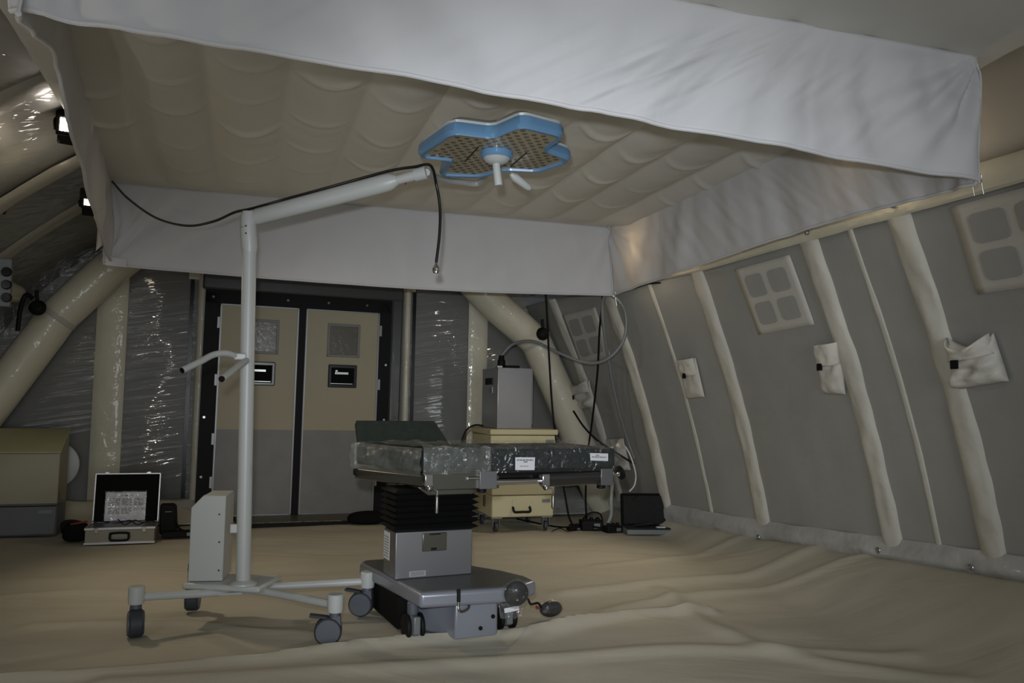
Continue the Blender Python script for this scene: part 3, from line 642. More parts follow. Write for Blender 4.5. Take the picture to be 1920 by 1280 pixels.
# ------------------------------------------------------------------ operating table
TR = 7.0; ta = Vector((math.cos(R(TR)), math.sin(R(TR)), 0)); tb = Vector((-ta.y, ta.x, 0)); TO = Vector((.81, 3.85, 0))
TM = Matrix(((ta.x, tb.x, 0), (ta.y, tb.y, 0), (0, 0, 1)))
def tp_(a, b_, z): return TO+ta*a+tb*b_+Vector((0, 0, z))
tab = empty('operating_table', tp_(.3, .42, 0), 'operating table on grey column base, its black pads wrapped in clear plastic', 'operating table')
def tbox(b, a0, a1, b0, b1, z0, z1): return b.box(tp_((a0+a1)/2, (b0+b1)/2, (z0+z1)/2), (a1-a0, b1-b0, z1-z0), M=TM)
def tinv(px, py, z):
    p = at(px, py, 'z', z)-TO; return (p.dot(ta), p.dot(tb))
cov = [tinv(x, y, .25) for x, y in ((788, 1112), (937, 1103))]+[(.54, -.03), (.635, .03), (.635, .13), (.58, .30), (.50, .44), (.47, .50), (.44, .62), (.42, .84), (-.05, .84), (-.075, .78)]
b = MB(); b.prism(cov, .178, .25, lambda a, c, z: tp_(a, c, z)); b.build('base_cover', 'table_paint', tab, bevel=.018, seg=4)
cin = [(lerp(.25, a, .95), lerp(.40, c, .95)) for a, c in cov]
b = MB(); b.prism(cin, .249, .2535, lambda a, c, z: tp_(a, c, z)); b.build('cover_top', 'table_top_paint', tab, bevel=.003)
b = MB()
prof = [(.05, .06), (.16, .085), (.185, .06), (.19, .005), (.40, .005), (.40, .50), (.0, .6), (-.02, .3)]
b.prism([(a, c) for a, c in [(.19, .0), (.405, -.0), (.42, .02), (.42, .5), (.06, .6), (.06, .30), (.12, .16), (.175, .10)]], .012, .180, lambda a, c, z: tp_(a, c, z))
b.build('base_housing', 'table_paint', tab, bevel=.008)
for a, z in ((.385, .105), (.32, .055)): MB().lathe(tp_(a, -.003, z), [(.010, -.002), (.010, .004)], 14, TM @ Matrix.Rotation(R(90), 3, 'X')).build('rubber_stop', 'black', tab)
b = MB(); b.prism([(-.03, .22), (.05, .16), (.06, .75), (-.03, .75)], .03, .18, lambda a, c, z: tp_(a, c, z)); b.build('side_skirt', 'black_soft', tab, bevel=.006)
# wheels: forked twin wheels
def twin(a, c):
    hood = [(-.030, .0), (-.045, .03), (-.045, .085), (-.030, .118), (.030, .118), (.045, .085), (.040, .02), (.0, -.0)]
    b = MB(); b.prism([(.048, .035), (.052, .075), (.040, .112), (.0, .122), (-.045, .112), (-.062, .075), (-.055, .03), (-.03, .022)], -.022, .022, lambda p, q, z: tp_(a+z, c+p, q))
    b.lathe(tp_(a, c+.01, .11), [(.026, 0), (.028, .07)], 18); o = b.build('caster', 'caster_grey', tab, bevel=.010)
    MB().box(tp_(a, c-.058, .078), (.036, .018, .085), M=TM).build('hood_front', 'lid_grey', o, bevel=.007)
    for s_ in (-1, 1):
        MB().lathe(tp_(a+s_*.034, c, .062), [(.045, -.011), (.060, -.009), (.062, -.004), (.062, .004), (.060, .009), (.045, .011)], 28, TM @ Matrix.Rotation(R(90), 3, 'Y')).build('wheel', 'black_rubber', o)
twin(.02, .125); twin(.51, .13); twin(.0, .72); twin(.40, .72)
# brake lever
lv = [at(860, 1104, 'y', 3.835), at(860, 1128, 'y', 3.83)]
MB().tube([lv[0], lv[0]+Vector((0, 0, -.005)), lv[1]], [.007, .0095, .009], 12).build('lever_grip', 'black_rubber', tab)
MB().tube(smooth_path([lv[1], at(860, 1141, 'y', 3.82), at(866, 1146, 'y', 3.82), at(877, 1141, 'y', 3.83), at(880, 1134, 'y', 3.85)], 6), .006, 10).build('lever', 'steel_warm', tab)
# column
ca, cb_, cw, cd = -.03+.0, .28, .415, .20
b = MB(); tbox(b, ca, ca+cw, cb_, cb_+cd, .2535, .485); col = b.build('column', 'brushed', tab, bevel=.004)
b = MB(); tbox(b, ca+.14, ca+.27, cb_-.010, cb_, .385, .475); b.build('control_panel', 'steel_warm', col, bevel=.003)
b = MB(); tbox(b, ca+.175, ca+.235, cb_-.012, cb_-.009, .466, .472); b.build('panel_slot', 'black', col)
b = MB(); tbox(b, ca+.185, ca+.215, cb_-.012, cb_-.009, .390, .402); b.build('panel_slot', 'black', col)
def label_plate(parent, fn, w, h, lines, name='label', m='paper'):
    """paper with rows of small print; fn(u, v, off) maps to the surface"""
    b = MB(); pts = [fn(0, 0, .001), fn(w, 0, .001), fn(w, h, .001), fn(0, h, .001)]; q = [fn(0, 0, 0), fn(w, 0, 0), fn(w, h, 0), fn(0, h, 0)]
    b.add(pts+q, [(0, 1, 2, 3), (7, 6, 5, 4), (0, 4, 5, 1), (1, 5, 6, 2), (2, 6, 7, 3), (3, 7, 4, 0)]); o = b.build(name, m, parent, smooth=False)
    b = MB()
    for x0, x1, y0, y1 in lines:
        b.add([fn(x0*w, y0*h, .0016), fn(x1*w, y0*h, .0016), fn(x1*w, y1*h, .0016), fn(x0*w, y1*h, .0016)], [(0, 1, 2, 3)])
    if lines: b.build('print', 'print_ink', o, smooth=False)
    return o
def rows(x0, x1, ys, h, words=4, seed=0):
    rr = random.Random(seed); out = []
    for y in ys:
        x = x0
        while x < x1-.03:
            l = rr.uniform(.05, .16); out.append((x, min(x1, x+l), y, y+h)); x += l+.025
    return out
label_plate(col, lambda u, v, o: tp_(ca-o, cb_+.20-u, .33+v), .10, .14, rows(.1, .9, [.1, .2, .3, .4, .5, .6, .7, .8], .03, seed=2))
label_plate(col, lambda u, v, o: tp_(ca+.075+u, cb_-o, .262+v), .088, .028, rows(.12, .9, [.2, .45, .68], .12, seed=3), m='paper_grey')
# bellows
b = MB(); N = 7; vs = []
zz = [.487+(.70-.487)*i/(2*N) for i in range(2*N+1)]
for i, z in enumerate(zz):
    e = .022 if i % 2 else -.008
    for (sx, sy) in ((0, 0), (1, 0), (1, 1), (0, 1)):
        vs.append(tp_(ca+sx*cw+(e if sx else -e), cb_-.01+sy*(cd+.02)+(e if sy else -e), z))
b.add(vs, [(i*4+k, i*4+(k+1) % 4, (i+1)*4+(k+1) % 4, (i+1)*4+k) for i in range(2*N) for k in range(4)]+[(3, 2, 1, 0), tuple(range(8*N, 8*N+4))])
b.build('bellows', 'black_rubber', tab, smooth=False)
# table top frame
ZR0, ZR1, ZP1 = .705, .795, .905
X0 = tinv(792, 920, ZR0)[0]; BN = .14; BF = .70
XE = X0+1.09
b = MB(); tbox(b, X0+.02, X0+.42, BN+.01, BF, ZR0, ZR1-.01); fr_ = b.build('frame_box', 'steel_warm', tab, bevel=.004)
b = MB(); b.prism([(X0+.02, BN+.01), (X0+.02, BF), (X0-.16, BF+.06), (X0-.20, BF-.02)], ZR0+.015, ZR1-.02, lambda a, c, z: tp_(a, c, z)); b.build('end_frame', 'steel_warm', tab, bevel=.006)
b = MB(); b.box(tp_(X0-.19, BF-.02, ZR0+.05), (.03, .05, .035), M=TM); b.build('end_knob', 'black', tab, bevel=.006)
b = MB(); b.prism([(X0+.06, ZR0-.035), (X0+.30, ZR0-.035), (X0+.40, ZR0+.01), (X0, ZR0+.01)], BN+.08, BF-.06, lambda a, z, c: tp_(a, c, z)); b.build('frame_foot', 'steel_warm', tab, bevel=.006)
b = MB(); tbox(b, X0+.30, XE-.06, BN+.04, BF-.05, ZR0+.03, ZR1-.005); b.build('under_plate', 'black_gloss', tab)
# side rail: blocks, round bar, long plain cover
b = MB(); tbox(b, X0+.30, X0+.395, BN-.015, BN+.03, ZR0-.0, ZR1); b.build('rail_block', 'brushed', tab, bevel=.002)
b = MB(); tbox(b, XE-.075, XE, BN-.015, BN+.03, ZR0, ZR1); b.build('rail_block', 'brushed', tab, bevel=.002)
MB().tube([tp_(X0+.24, BN, ZR0+.055), tp_(X0+.31, BN, ZR0+.055)], .008, 12).build('rail_pin', 'chrome', tab)
MB().tube([tp_(X0+.39, BN+.005, ZR0+.032), tp_(X0+.66, BN+.005, ZR0+.032)], .017, 18).build('side_rail', 'chrome', tab)
MB().tube([tp_(X0+.68, BN+.035, ZR0+.04), tp_(XE-.07, BN+.035, ZR0+.045)], [.044, .044], 64).build('side_tube', 'rail_dark', tab)
MB().tube([tp_(XE-.005, BN+.005, ZR0+.06), tp_(XE+.05, BN+.005, ZR0+.06)], .007, 12).build('rail_pin', 'chrome', tab)
def clamp(a, z, drop):
    b = MB(); b.box(tp_(a, BN-.02, z), (.045, .045, .062), M=TM); o = b.build('rail_clamp', 'chrome', tab, bevel=.005)
    MB().lathe(tp_(a+.005, BN-.03, z-.045), [(.012, -.008), (.018, 0), (.018, .012), (.012, .018)], 16).build('clamp_knob', 'chrome', o)
    MB().tube([tp_(a+.03, BN-.03, z-.045), tp_(a+.045, BN-.035, z-.055), tp_(a+.045, BN-.035, z-.09)], .005, 8).build('clamp_stem', 'chrome', o)
    MB().tube([tp_(a+.045, BN-.035, z-.075), tp_(a+.045, BN-.035, z-.085), tp_(a+.045, BN-.035, z-.085-drop), tp_(a+.045, BN-.035, z-.09-drop)], [.005, .009, .009, .005], 12).build('clamp_handle', 'steel_warm', o)
clamp(X0+.02, ZR0+.055, .075); clamp(X0+.665, ZR0+.040, .06)
for a in (X0+.33, XE-.05): MB().lathe(tp_(a, BN+.03, ZR0-.022), [(.015, 0), (.024, .004), (.024, .016), (.018, .022)], 18).build('foot_knob', 'black', tab)
# pads
def pad(pts, z0, z1, name='pad', m='pad_dark', bev=.014):
    b = MB(); b.prism(pts, z0, z1, lambda a, c, z: tp_(a, c, z)); return b.build(name, m, tab, bevel=bev, seg=3)
PN, PF = BN-.005, BF+.0
pA = pad([(X0+.0, PN), (X0+.34, PN), (X0+.34, PF), (X0-.19, PF+.03)], ZR1, ZP1-.005)
pB = pad([(X0+.345, PN), (X0+.70, PN), (X0+.70, PF), (X0+.345, PF)], ZR1, ZP1)
pC = pad([(X0+.705, PN), (XE+.02, PN), (XE+.02, PF), (X0+.705, PF)], ZR1, ZP1)
b = MB(); tbox(b, X0+.31, XE+.0, PN+.005, PF, ZR1-.025, ZR1); b.build('pad_board', 'black_soft', tab)
# tilted arm board standing at the far left
c0, c1, c2, c3 = tinv(670, 832, .90), tinv(842, 832, .90), tinv(818, 788, 1.02), tinv(668, 787, 1.02)
yb = BF-.02
q = [at(674, 838, 'y', tp_(0, yb, 0).y), at(848, 838, 'y', tp_(.2, yb, 0).y), at(815, 788, 'y', tp_(.2, yb+.10, 0).y), at(667, 787, 'y', tp_(0, yb+.10, 0).y)]
nn = (q[1]-q[0]).cross(q[3]-q[0]).normalized()
if nn.y < 0: nn = -nn
b = MB().add(q+[p+nn*.05 for p in q], [(0, 1, 2, 3), (7, 6, 5, 4), (0, 4, 5, 1), (1, 5, 6, 2), (2, 6, 7, 3), (3, 7, 4, 0)])
ab = b.build('tilted_board', 'pad_panel', tab, bevel=.008); ab['label'] = 'board standing tilted at the far left corner'
# plastic film over the pads: crinkled sheet
def wrap(a0, a1, b0, b1, z0, z1, m, seed, name, amp=.012, skew=0, open_end=False):
    b = MB()
    # cross-section path over the pad (front side, top, back side)
    sec = [(b0-.006, z0), (b0-.010, lerp(z0, z1, .5)), (b0-.006, z1-.005), (b0+.015, z1+.008), (lerp(b0, b1, .3), z1+.012), (lerp(b0, b1, .6), z1+.012), (b1-.02, z1+.01), (b1+.008, z1-.01), (b1+.008, z0)]
    S = smooth_path([(p, 0, q_) for p, q_ in sec], 4)
    def fn(u, v):
        f = v*(len(S)-1); i = min(int(f), len(S)-2); p = S[i].lerp(S[i+1], f-i); a = lerp(a0+skew*(p.x-b0)/(b1-b0), a1, u)
        w = amp*noise.noise(Vector((a*9, v*9, seed)))+amp*.5*noise.noise(Vector((a*25, v*22, seed)))
        return tp_(a, p.x-abs(w)*.6*(1 if v < .3 else 0), p.z+(abs(w)*1.6 if .25 < v < .8 else w*.3))
    b.grid(fn, 70, 44); return b.build(name, m, tab)
wrap(X0-.005, X0+.36, PN, PF, ZR1-.01, ZP1, 'film_milky', 3, 'plastic_wrap', .014, skew=-.19)
MB().grid(lambda u, v: (lambda c_: tp_(X0-.012-.19*(c_-PN)/(PF-PN)-.012*math.sin(math.pi*v)+.010*noise.noise(Vector((u*7, v*5, 2))), c_, lerp(ZR1-.02, ZP1+.008, v)))(lerp(PN-.01, PF+.02, u)), 40, 20).build('plastic_wrap', 'film_milky', tab)
wrap(X0+.33, XE+.05, PN, PF, ZR1-.01, ZP1+.002, 'film_clear', 8, 'plastic_wrap', .012)
# end cap film and round crank at the right end
MB().grid(lambda u, v: tp_(XE+.03+.03*math.sin(math.pi*v)+.01*noise.noise(Vector((u*6, v*6, 1))), lerp(PN, PF-.2, u), lerp(ZR0-.02, ZP1, v)), 20, 20).build('plastic_wrap', 'film_clear', tab)
wc = tp_(XE+.055, BN+.0, ZR0+.065)
Mw = TM @ Matrix.Rotation(R(70), 3, 'Y')
MB().lathe(wc, [(.030, -.012), (.040, -.006), (.040, .006), (.030, .012)], 24, Mw).build('hand_wheel', 'black_rubber', tab)
MB().lathe(wc+ta*(-.002), [(.012, -.02), (.018, -.014), (.018, .014)], 14, Mw).build('wheel_hub', 'chrome', tab)
lp = [at(x, y, 'y', wc.y+.03) for x, y in ((1172, 836), (1180, 850), (1188, 872), (1192, 892), (1189, 910), (1180, 921))]
MB().tube(smooth_path(lp, 4), .008, 8, squash=.4).build('strap', 'pouch_cloth', tab)
# paper labels on the pads
yl = tp_(.6, PN-.02, 0).y
def lab(parent, px, lines):
    tl, tr, br, bl = [tp_(*tinv_y(x, y), ) for x, y in px]
    def fn(u, v, o): return bl.lerp(br, u).lerp(tl.lerp(tr, u), v)-tb*o
    return label_plate(parent, fn, 1, 1, lines, 'paper_label')
def tinv_y(px, py):
    """(a, b, z) of the picture point on the plane of the pad's front"""
    d = CR @ Vector(((px-960)/F, -(py-640)/F, -1)); k = (PN-.022-(CO-TO).dot(tb))/d.dot(tb); p = CO+d*k-TO
    return p.dot(ta), p.dot(tb), p.z
lab(pB, [(966, 857), (1003, 857), (1002, 881), (966, 881)], rows(.08, .92, [.74], .09, seed=5)+[(.42, .62, .60, .68)]+rows(.25, .72, [.28], .05, seed=6))
lab(pC, [(1106, 849), (1140, 850), (1140, 864), (1107, 863)], rows(.1, .9, [.42], .14, seed=7)+[(.3, .5, .66, .76)])

# ------------------------------------------------------------------ bagged hand pieces on the floor
def bagged(c, rx, rz_, label, tilt_):
    e = empty('bagged_foot_switch', c, label, 'foot switch', 'foot switches in clear bags')
    M3 = Matrix.Rotation(tilt_, 3, 'Z'); b = MB()
    b.grid(lambda u, v: c + M3 @ Vector((rx*math.sin(math.pi*v)*math.cos(2*math.pi*u), .028*math.sin(math.pi*v)*math.sin(2*math.pi*u), rz_*math.cos(math.pi*v))), 20, 12)
    b.build('switch_body', 'black_rubber', e)
    b = MB(); b.grid(lambda u, v: c + M3 @ (Vector((rx*1.15*math.sin(math.pi*v)*math.cos(2*math.pi*u), .045*math.sin(math.pi*v)*math.sin(2*math.pi*u), rz_*1.15*math.cos(math.pi*v)))*(1+.12*noise.noise(Vector((u*8, v*9, rx*50))))), 26, 18)
    b.build('clear_bag', 'film_bag', e)
    return e
h1 = tp_(.475, -.075, .222); bagged(h1, .062, .060, 'round dark foot switch in a clear bag hung on the table base corner', 0)
h2 = at(1033, 1141, 'z', .045); bagged(h2, .066, .043, 'dark foot switch in a clear bag lying on the floor right of the table', R(5))
e = tag(MB().tube(smooth_path([h1+Vector((.06, 0, -.03)), h1.lerp(h2, .4)+Vector((0, 0, -.02)), h1.lerp(h2, .6)+Vector((0, 0, .0)), h2+Vector((-.055, 0, .01))], 6), .006, 8).build('switch_cord', 'black'), 'short dark cord between the two bagged foot switches', 'cord')
MB().tube([h2+Vector((-.085, 0, .014)), h2+Vector((-.055, 0, .01))], .009, 8).build('cord_sleeve', 'red_cord', e)
c = tp_(.475, -.02, .150)
b = MB().grid(lambda u, v: c+Vector((lerp(-.075, .065, u)*(1-.2*v), -.012+.02*noise.noise(Vector((u*5, v*5, 2))), lerp(.04, -.055, v)+.01*noise.noise(Vector((u*7, 0, 3))))), 16, 12)
lb = tag(b.build('plastic_bag', 'film_bag', solid=.001), 'crumpled clear plastic bag with paper slip below the hung foot switch', 'plastic bag')
MB().box(c+Vector((-.005, -.02, -.01)), (.075, .003, .022), M=Matrix.Rotation(R(-8), 3, 'Y')).build('paper_slip', 'paper', lb)

# ------------------------------------------------------------------ cream transport cases, steel box
def case(x0, x1, y0, y1, z0, z1, name, label, lid, handle=True):
    e = empty(name, ((x0+x1)/2, (y0+y1)/2, z0), label, 'transport case')
    b = MB().box(((x0+x1)/2, (y0+y1)/2, (z0+lid)/2), (x1-x0, y1-y0, lid-z0)); body = b.build('body', 'case_cream', e, bevel=.012)
    b = MB().box(((x0+x1)/2, (y0+y1)/2, (lid+z1)/2+.002), (x1-x0+.012, y1-y0+.012, z1-lid-.004)); b.build('lid', 'case_cream', e, bevel=.010)
    cx = (x0+x1)/2-.02
    MB().box((cx, y0-.003, (z0+lid)/2+.01), (.17, .006, .11)).build('handle_plate', 'case_cream', e, bevel=.003)
    zz_ = (z0+lid)/2-.045
    hb_ = MB().tube(smooth_path([(cx-.078, y0-.006, zz_+.04), (cx-.078, y0-.03, zz_+.015), (cx-.066, y0-.035, zz_), (cx, y0-.035, zz_), (cx+.066, y0-.035, zz_), (cx+.078, y0-.03, zz_+.015), (cx+.078, y0-.006, zz_+.04)], 4), .011, 10); hb_.build('handle', 'black', e)
    MB().box((x1-.075, y0-.004, lid-.05), (.075, .006, .028)).build('name_plate', 'lid_grey', e)
    b = MB().box((x0-.006, y0+.22, (z0+lid)/2+.03), (.012, .05, .10)); b.build('latch', 'steel_warm', e, bevel=.003)
    return e
CX0, CX1, CY0, CY1 = 2.10, 2.68, 6.95, 7.55
lc = case(CX0, CX1, CY0, CY1, .13, .52, 'wheeled_case', 'cream case on casters, the lowest of the stack behind the table', .32)
for x, y, a in ((CX0+.05, CY0+.05, 95), (CX1-.06, CY0+.05, 80), (CX0+.06, CY1-.07, 90), (CX1-.06, CY1-.07, 90)):
    b = MB().box((x, y, .125), (.10, .09, .012)); b.box((x-.03, y, .085), (.006, .05, .08)); b.box((x+.03, y, .085), (.006, .05, .08)); o = b.build('caster', 'lid_grey', lc, bevel=.002)
    MB().lathe((x, y, .043), [(.03, -.014), (.043, -.012), (.043, .012), (.03, .014)], 22, Matrix.Rotation(R(a), 3, 'Z') @ Matrix.Rotation(R(90), 3, 'X')).build('wheel', 'caster_tyre', o)
case(CX0-.03, CX1+.02, CY0-.02, CY1, .525, .905, 'storage_case', 'cream case stacked under the stainless box, its lid just above the table', .85)
e = empty('steel_cabinet', (2.31, 7.25, .905), 'stainless steel box standing on the stacked cream cases', 'steel box')
bx0, bx1, by0, by1, bz0, bz1 = 2.148, 2.476, 7.0, 7.50, .907, 1.452
MB().box(((bx0+bx1)/2, (by0+by1)/2, (bz0+bz1)/2), (bx1-bx0, by1-by0, bz1-bz0)).build('body', 'steel', e, bevel=.003)
MB().box(((bx0+bx1)/2, by0-.004, (bz0+bz1)/2), (bx1-bx0-.012, .008, bz1-bz0-.012)).build('front_panel', 'brushed', e, bevel=.002)
MB().box((bx1-.006, by0-.012, bz0+.28), (.008, .012, .48)).build('hinge_strip', 'lid_grey', e)
MB().box((bx0-.004, by0+.28, bz1-.12), (.008, .20, .06)).build('vent_slot', 'black', e)
MB().box((bx0-.003, by0+.20, bz1-.20), (.006, .08, .05)).build('side_label', 'lid_grey', e)
MB().box((2.33, 7.22, bz1+.016), (.16, .10, .030)).build('top_plate', 'black', e, bevel=.004)
MB().box((2.20, 7.15, bz1+.013), (.05, .08, .022)).build('top_latch', 'alu', e, bevel=.004)
hs0 = Vector((2.24, 7.2, bz1+.001))
MB().lathe(hs0, [(.045, 0), (.045, .02), (.036, .03), (.036, .07), (.028, .085), (.024, .12)], 20).build('hose_connector', 'black', e)
# grey hose
hp = [hs0+Vector((0, 0, .12)), at(962, 645, 'y', 7.15), at(1000, 640, 'y', 7.0), at(1045, 660, 'y', 6.85), at(1100, 680, 'y', 6.7), at(1140, 672, 'y', 6.55), at(1170, 635, 'y', 6.48), at(1172, 585, 'y', 6.46), at(1150, 556, 'y', 6.44), at(1132, 558, 'y', 6.5), at(1130, 600, 'y', 6.6), at(1142, 680, 'y', 6.8), at(1158, 760, 'y', 6.95), at(1178, 828, 'y', 7.05), at(1190, 860, 'y', 7.0)]
tag(MB().tube(smooth_path(hp, 10), .014, 12).build('air_hose', 'hose_grey'), 'grey hose looping from the steel box up to the valance corner and down', 'hose')
def cable(name, pts, r, m, label, cat='cable'):
    return tag(MB().tube(smooth_path(pts, 8), r, 8).build(name, m), label, cat)
cable('power_cable', [at(1022, 535, 'y', 6.6), at(1026, 600, 'y', 6.7), at(1030, 680, 'y', 6.85), at(1036, 770, 'y', 7.0), at(1045, 840, 'y', 6.9), at(1058, 920, 'y', 6.9), at(1066, 965, 'y', 6.92), at(1074, 985, 'y', 6.95)], .009, 'black', 'black cable hanging straight in front of the right arch leg')
cable('power_cable', [at(1130, 556, 'y', 6.5), at(1124, 620, 'y', 6.7), at(1120, 700, 'y', 6.9), at(1110, 790, 'y', 7.1), at(1102, 850, 'y', 7.2), at(1098, 930, 'y', 7.2), at(1100, 975, 'y', 7.2)], .009, 'black', 'black cable hanging from the valance corner just left of the hose')
cable('power_cable', [at(1075, 770, 'y', 7.5), at(1095, 800, 'y', 7.4), at(1120, 825, 'y', 7.3), at(1150, 845, 'y', 7.2), at(1190, 870, 'y', 7.1)], .010, 'black', 'thick black cable slanting down behind the right end of the table')
cable('power_cable', [at(1160, 546, 'y', 6.5), at(1190, 540, 'y', 6.3), at(1215, 532, 'y', 6.1), at(1255, 528, 'y', 5.9), at(1290, 517, 'y', 5.75), at(1308, 503, 'y', 5.7)], .007, 'black', 'short black cord along the lower edge of the right valance')
cable('power_cable', [at(906, 798, 'y', 6.93), at(890, 797, 'y', 6.9), at(875, 806, 'y', 6.85), at(865, 830, 'y', 6.8), at(864, 850, 'y', 6.8)], .009, 'black', 'black cable curving over the left edge of the upper cream case')
cable('white_tube', [at(1148, 905, 'y', 7.0), at(1146, 940, 'y', 7.05), at(1146, 965, 'y', 7.1), at(1138, 985, 'y', 7.15)], .016, 'white_paint', 'white tube hanging down to the floor behind the table', 'tube')
cable('floor_cable', [at(975, 975, 'z', .02)+Vector((0, .1, 0)), at(1030, 985, 'z', .015), at(1060, 988, 'z', .02), at(1100, 986, 'z', .03), at(1130, 990, 'z', .04)], .008, 'black', 'black cable on the floor between the cream case and the power strip')
cable('floor_cable', [at(1034, 996, 'z', .015), at(1050, 990, 'z', .015), at(1064, 996, 'z', .015), at(1075, 992, 'z', .015)], .004, 'black', 'thin black wire on the floor beside the right case wheel')
def brick(px, py, d, rz, label, name='power_adapter', m='black'):
    p = at(px, py, 'z', 0); z = floor_z(p.x, p.y); p.z = z+d[2]/2
    e = empty(name, (p.x, p.y, z), label, 'power adapter')
    MB().box(p, d, rz).build('body', m, e, bevel=.008)
    MB().box(p+Matrix.Rotation(rz, 3, 'Z') @ Vector((d[0]*.2, -d[1]/2-.001, 0)), (d[0]*.28, .003, d[2]*.5), rz).build('rating_label', 'lid_grey', e)
    for k in range(3): MB().lathe(p+Matrix.Rotation(rz, 3, 'Z') @ Vector((-d[0]*.3+k*d[0]*.3, 0, d[2]/2-.002)), [(.018, 0), (.018, .02), (.012, .026)], 12).build('plug', m, e)
    return e
brick(1076, 993, (.12, .08, .035), R(15), 'small black mains plug block at the end of the hanging cable')
brick(1108, 992, (.20, .14, .09), R(-10), 'black multi-socket block heaped with plugs, left of the open case')
brick(1149, 996, (.16, .10, .06), R(5), 'flat black power adapter right of the multi-socket block')
cable('floor_cable', [at(1100, 975, 'z', .06), at(1098, 966, 'y', 6.95), at(1112, 960, 'y', 6.95), at(1126, 964, 'y', 6.95), at(1130, 980, 'y', 6.95)], .007, 'black', 'black cable looping above the multi-socket block')

# small open case with foam lining at the foot of the side wall
e = empty('foam_case', (3.48, 6.72, .05), 'small open black foam-lined case at the foot of the side wall', 'case')
q0, q1 = at(1176, 996, 'z', .03), at(1262, 996, 'z', .03); q0.z = q1.z = floor_z(q0.x+.1, q0.y)+.008
dx = (q1-q0); L_ = dx.length; dx.normalize(); dyv = Vector((-dx.y, dx.x, 0)); MC = Matrix(((dx.x, dyv.x, 0), (dx.y, dyv.y, 0), (0, 0, 1)))
MB().box(q0+dx*L_/2+dyv*.11+Vector((0, 0, .022)), (L_, .22, .044), M=MC).build('case_bottom', 'lid_grey', e, bevel=.006)
MB().box(q0+dx*L_/2+dyv*.11+Vector((0, 0, .048)), (L_-.03, .19, .012), M=MC).build('bottom_foam', 'foam_black', e)
Lt = MC @ Matrix.Rotation(R(8), 3, 'X').transposed()
MB().box(q0+dx*L_/2+dyv*.24+Vector((0, 0, .19)), (L_, .035, .29), M=Lt).build('case_lid', 'black_soft', e, bevel=.012)
MB().box(q0+dx*L_/2+dyv*.217+Vector((0, 0, .19)), (L_-.04, .014, .25), M=Lt).build('lid_foam', 'foam_black', e, bevel=.004)
MB().tube(smooth_path([q0+dx*.08+dyv*.1+Vector((0, 0, .06)), q0+dx*.16+dyv*.08+Vector((0, 0, .075)), q0+dx*.26+dyv*.1+Vector((0, 0, .08)), q0+dx*.3+dyv*.15+Vector((0, 0, .065))], 5), .016, 10).build('hand_piece', 'black_gloss', e)
MB().box(q0+dx*.32+dyv*.06+Vector((0, 0, .057)), (.08, .04, .012), M=MC).build('paper_slip', 'paper', e)

# ------------------------------------------------------------------ left side: cabinet, disc, open case, bags
e = empty('cream_cabinet', (-1.8, 7.6, 0), 'cream cabinet with sloping top and grey lower part at the left edge', 'cabinet')
pr = [(7.52, .26), (7.52, .665), (7.60, .72), (7.78, .835), (7.86, .845), (7.86, .26)]
b = MB(); b.prism(pr, -2.35, -1.41, lambda y, z, x: (x, y-.001, z)); b.build('body', 'cabinet_face', e, bevel=.006)
tq = [(7.50, .668), (7.50, .678), (7.80, .852), (7.87, .854), (7.87, .845), (7.805, .842)]
b = MB(); b.prism(tq, -2.36, -1.40, lambda y, z, x: (x, y, z)); b.build('sloping_top', 'cabinet_cream', e, bevel=.004)
b = MB().box((-1.88, 7.68, .135), (.95, .34, .26)); b.build('lower_part', 'cabinet_grey', e, bevel=.02)
b = MB().box((-1.88, 7.512, .245), (.93, .012, .008)); b.build('groove', 'black', e)
MB().box((-1.49, 7.508, .20), (.10, .012, .03)).build('maker_plate', 'lid_grey', e)
p = at(106, 872, 'y', 8.0)
e = tag(MB().lathe((p.x-.03, 8.05, p.z), [(.17, -.02), (.20, -.012), (.20, .012), (.17, .02)], 36, Matrix.Rotation(R(90), 3, 'X')).build('white_disc', 'white_grey'), 'round white disc leaning behind the cream cabinet', 'disc')
MB().lathe((p.x-.03, 8.05, p.z), [(.05, -.03), (.05, .0)], 20, Matrix.Rotation(R(90), 3, 'X')).build('disc_hub', 'steel', e)

e = empty('open_flight_case', (-.88, 7.15, 0), 'open aluminium case with a printed sheet in its black lid, on the floor at left', 'case')
fx0, fx1, fy = -1.118, -.628, 7.02
MB().box(((fx0+fx1)/2, fy+.17, .065), (fx1-fx0, .34, .115)).build('case_bottom', 'case_alu', e, bevel=.004)
b = MB()
for z in (.008, .118): b.box(((fx0+fx1)/2, fy+.0, z+.004), (fx1-fx0+.012, .014, .018))
b.box(((fx0+fx1)/2, fy+.33, .122), (fx1-fx0+.012, .014, .018)); b.box((fx0, fy+.17, .122), (.014, .34, .018)); b.box((fx1, fy+.17, .122), (.014, .34, .018))
b.build('edge_profile', 'alu', e, bevel=.002)
MB().box(((fx0+fx1)/2, fy+.17, .126), (fx1-fx0-.02, .31, .01)).build('inner_plate', 'lid_grey', e)
cxm = (fx0+fx1)/2
MB().tube(smooth_path([(cxm-.065, fy-.01, .085), (cxm-.065, fy-.03, .075), (cxm-.06, fy-.035, .04), (cxm, fy-.035, .034), (cxm+.06, fy-.035, .04), (cxm+.065, fy-.03, .075), (cxm+.06, fy-.03, .088), (cxm, fy-.03, .092), (cxm-.06, fy-.03, .088), (cxm-.065, fy-.02, .08)], 4), .009, 10).build('handle', 'black', e)
for x in (fx0+.08, fx1-.075): MB().box((x, fy-.012, .112), (.03, .012, .042)).build('latch', 'chrome', e, bevel=.003)
lM = Matrix.Rotation(R(-7), 3, 'X'); lo = Vector((cxm, fy+.345, .315))
lw, lh = .478, .385
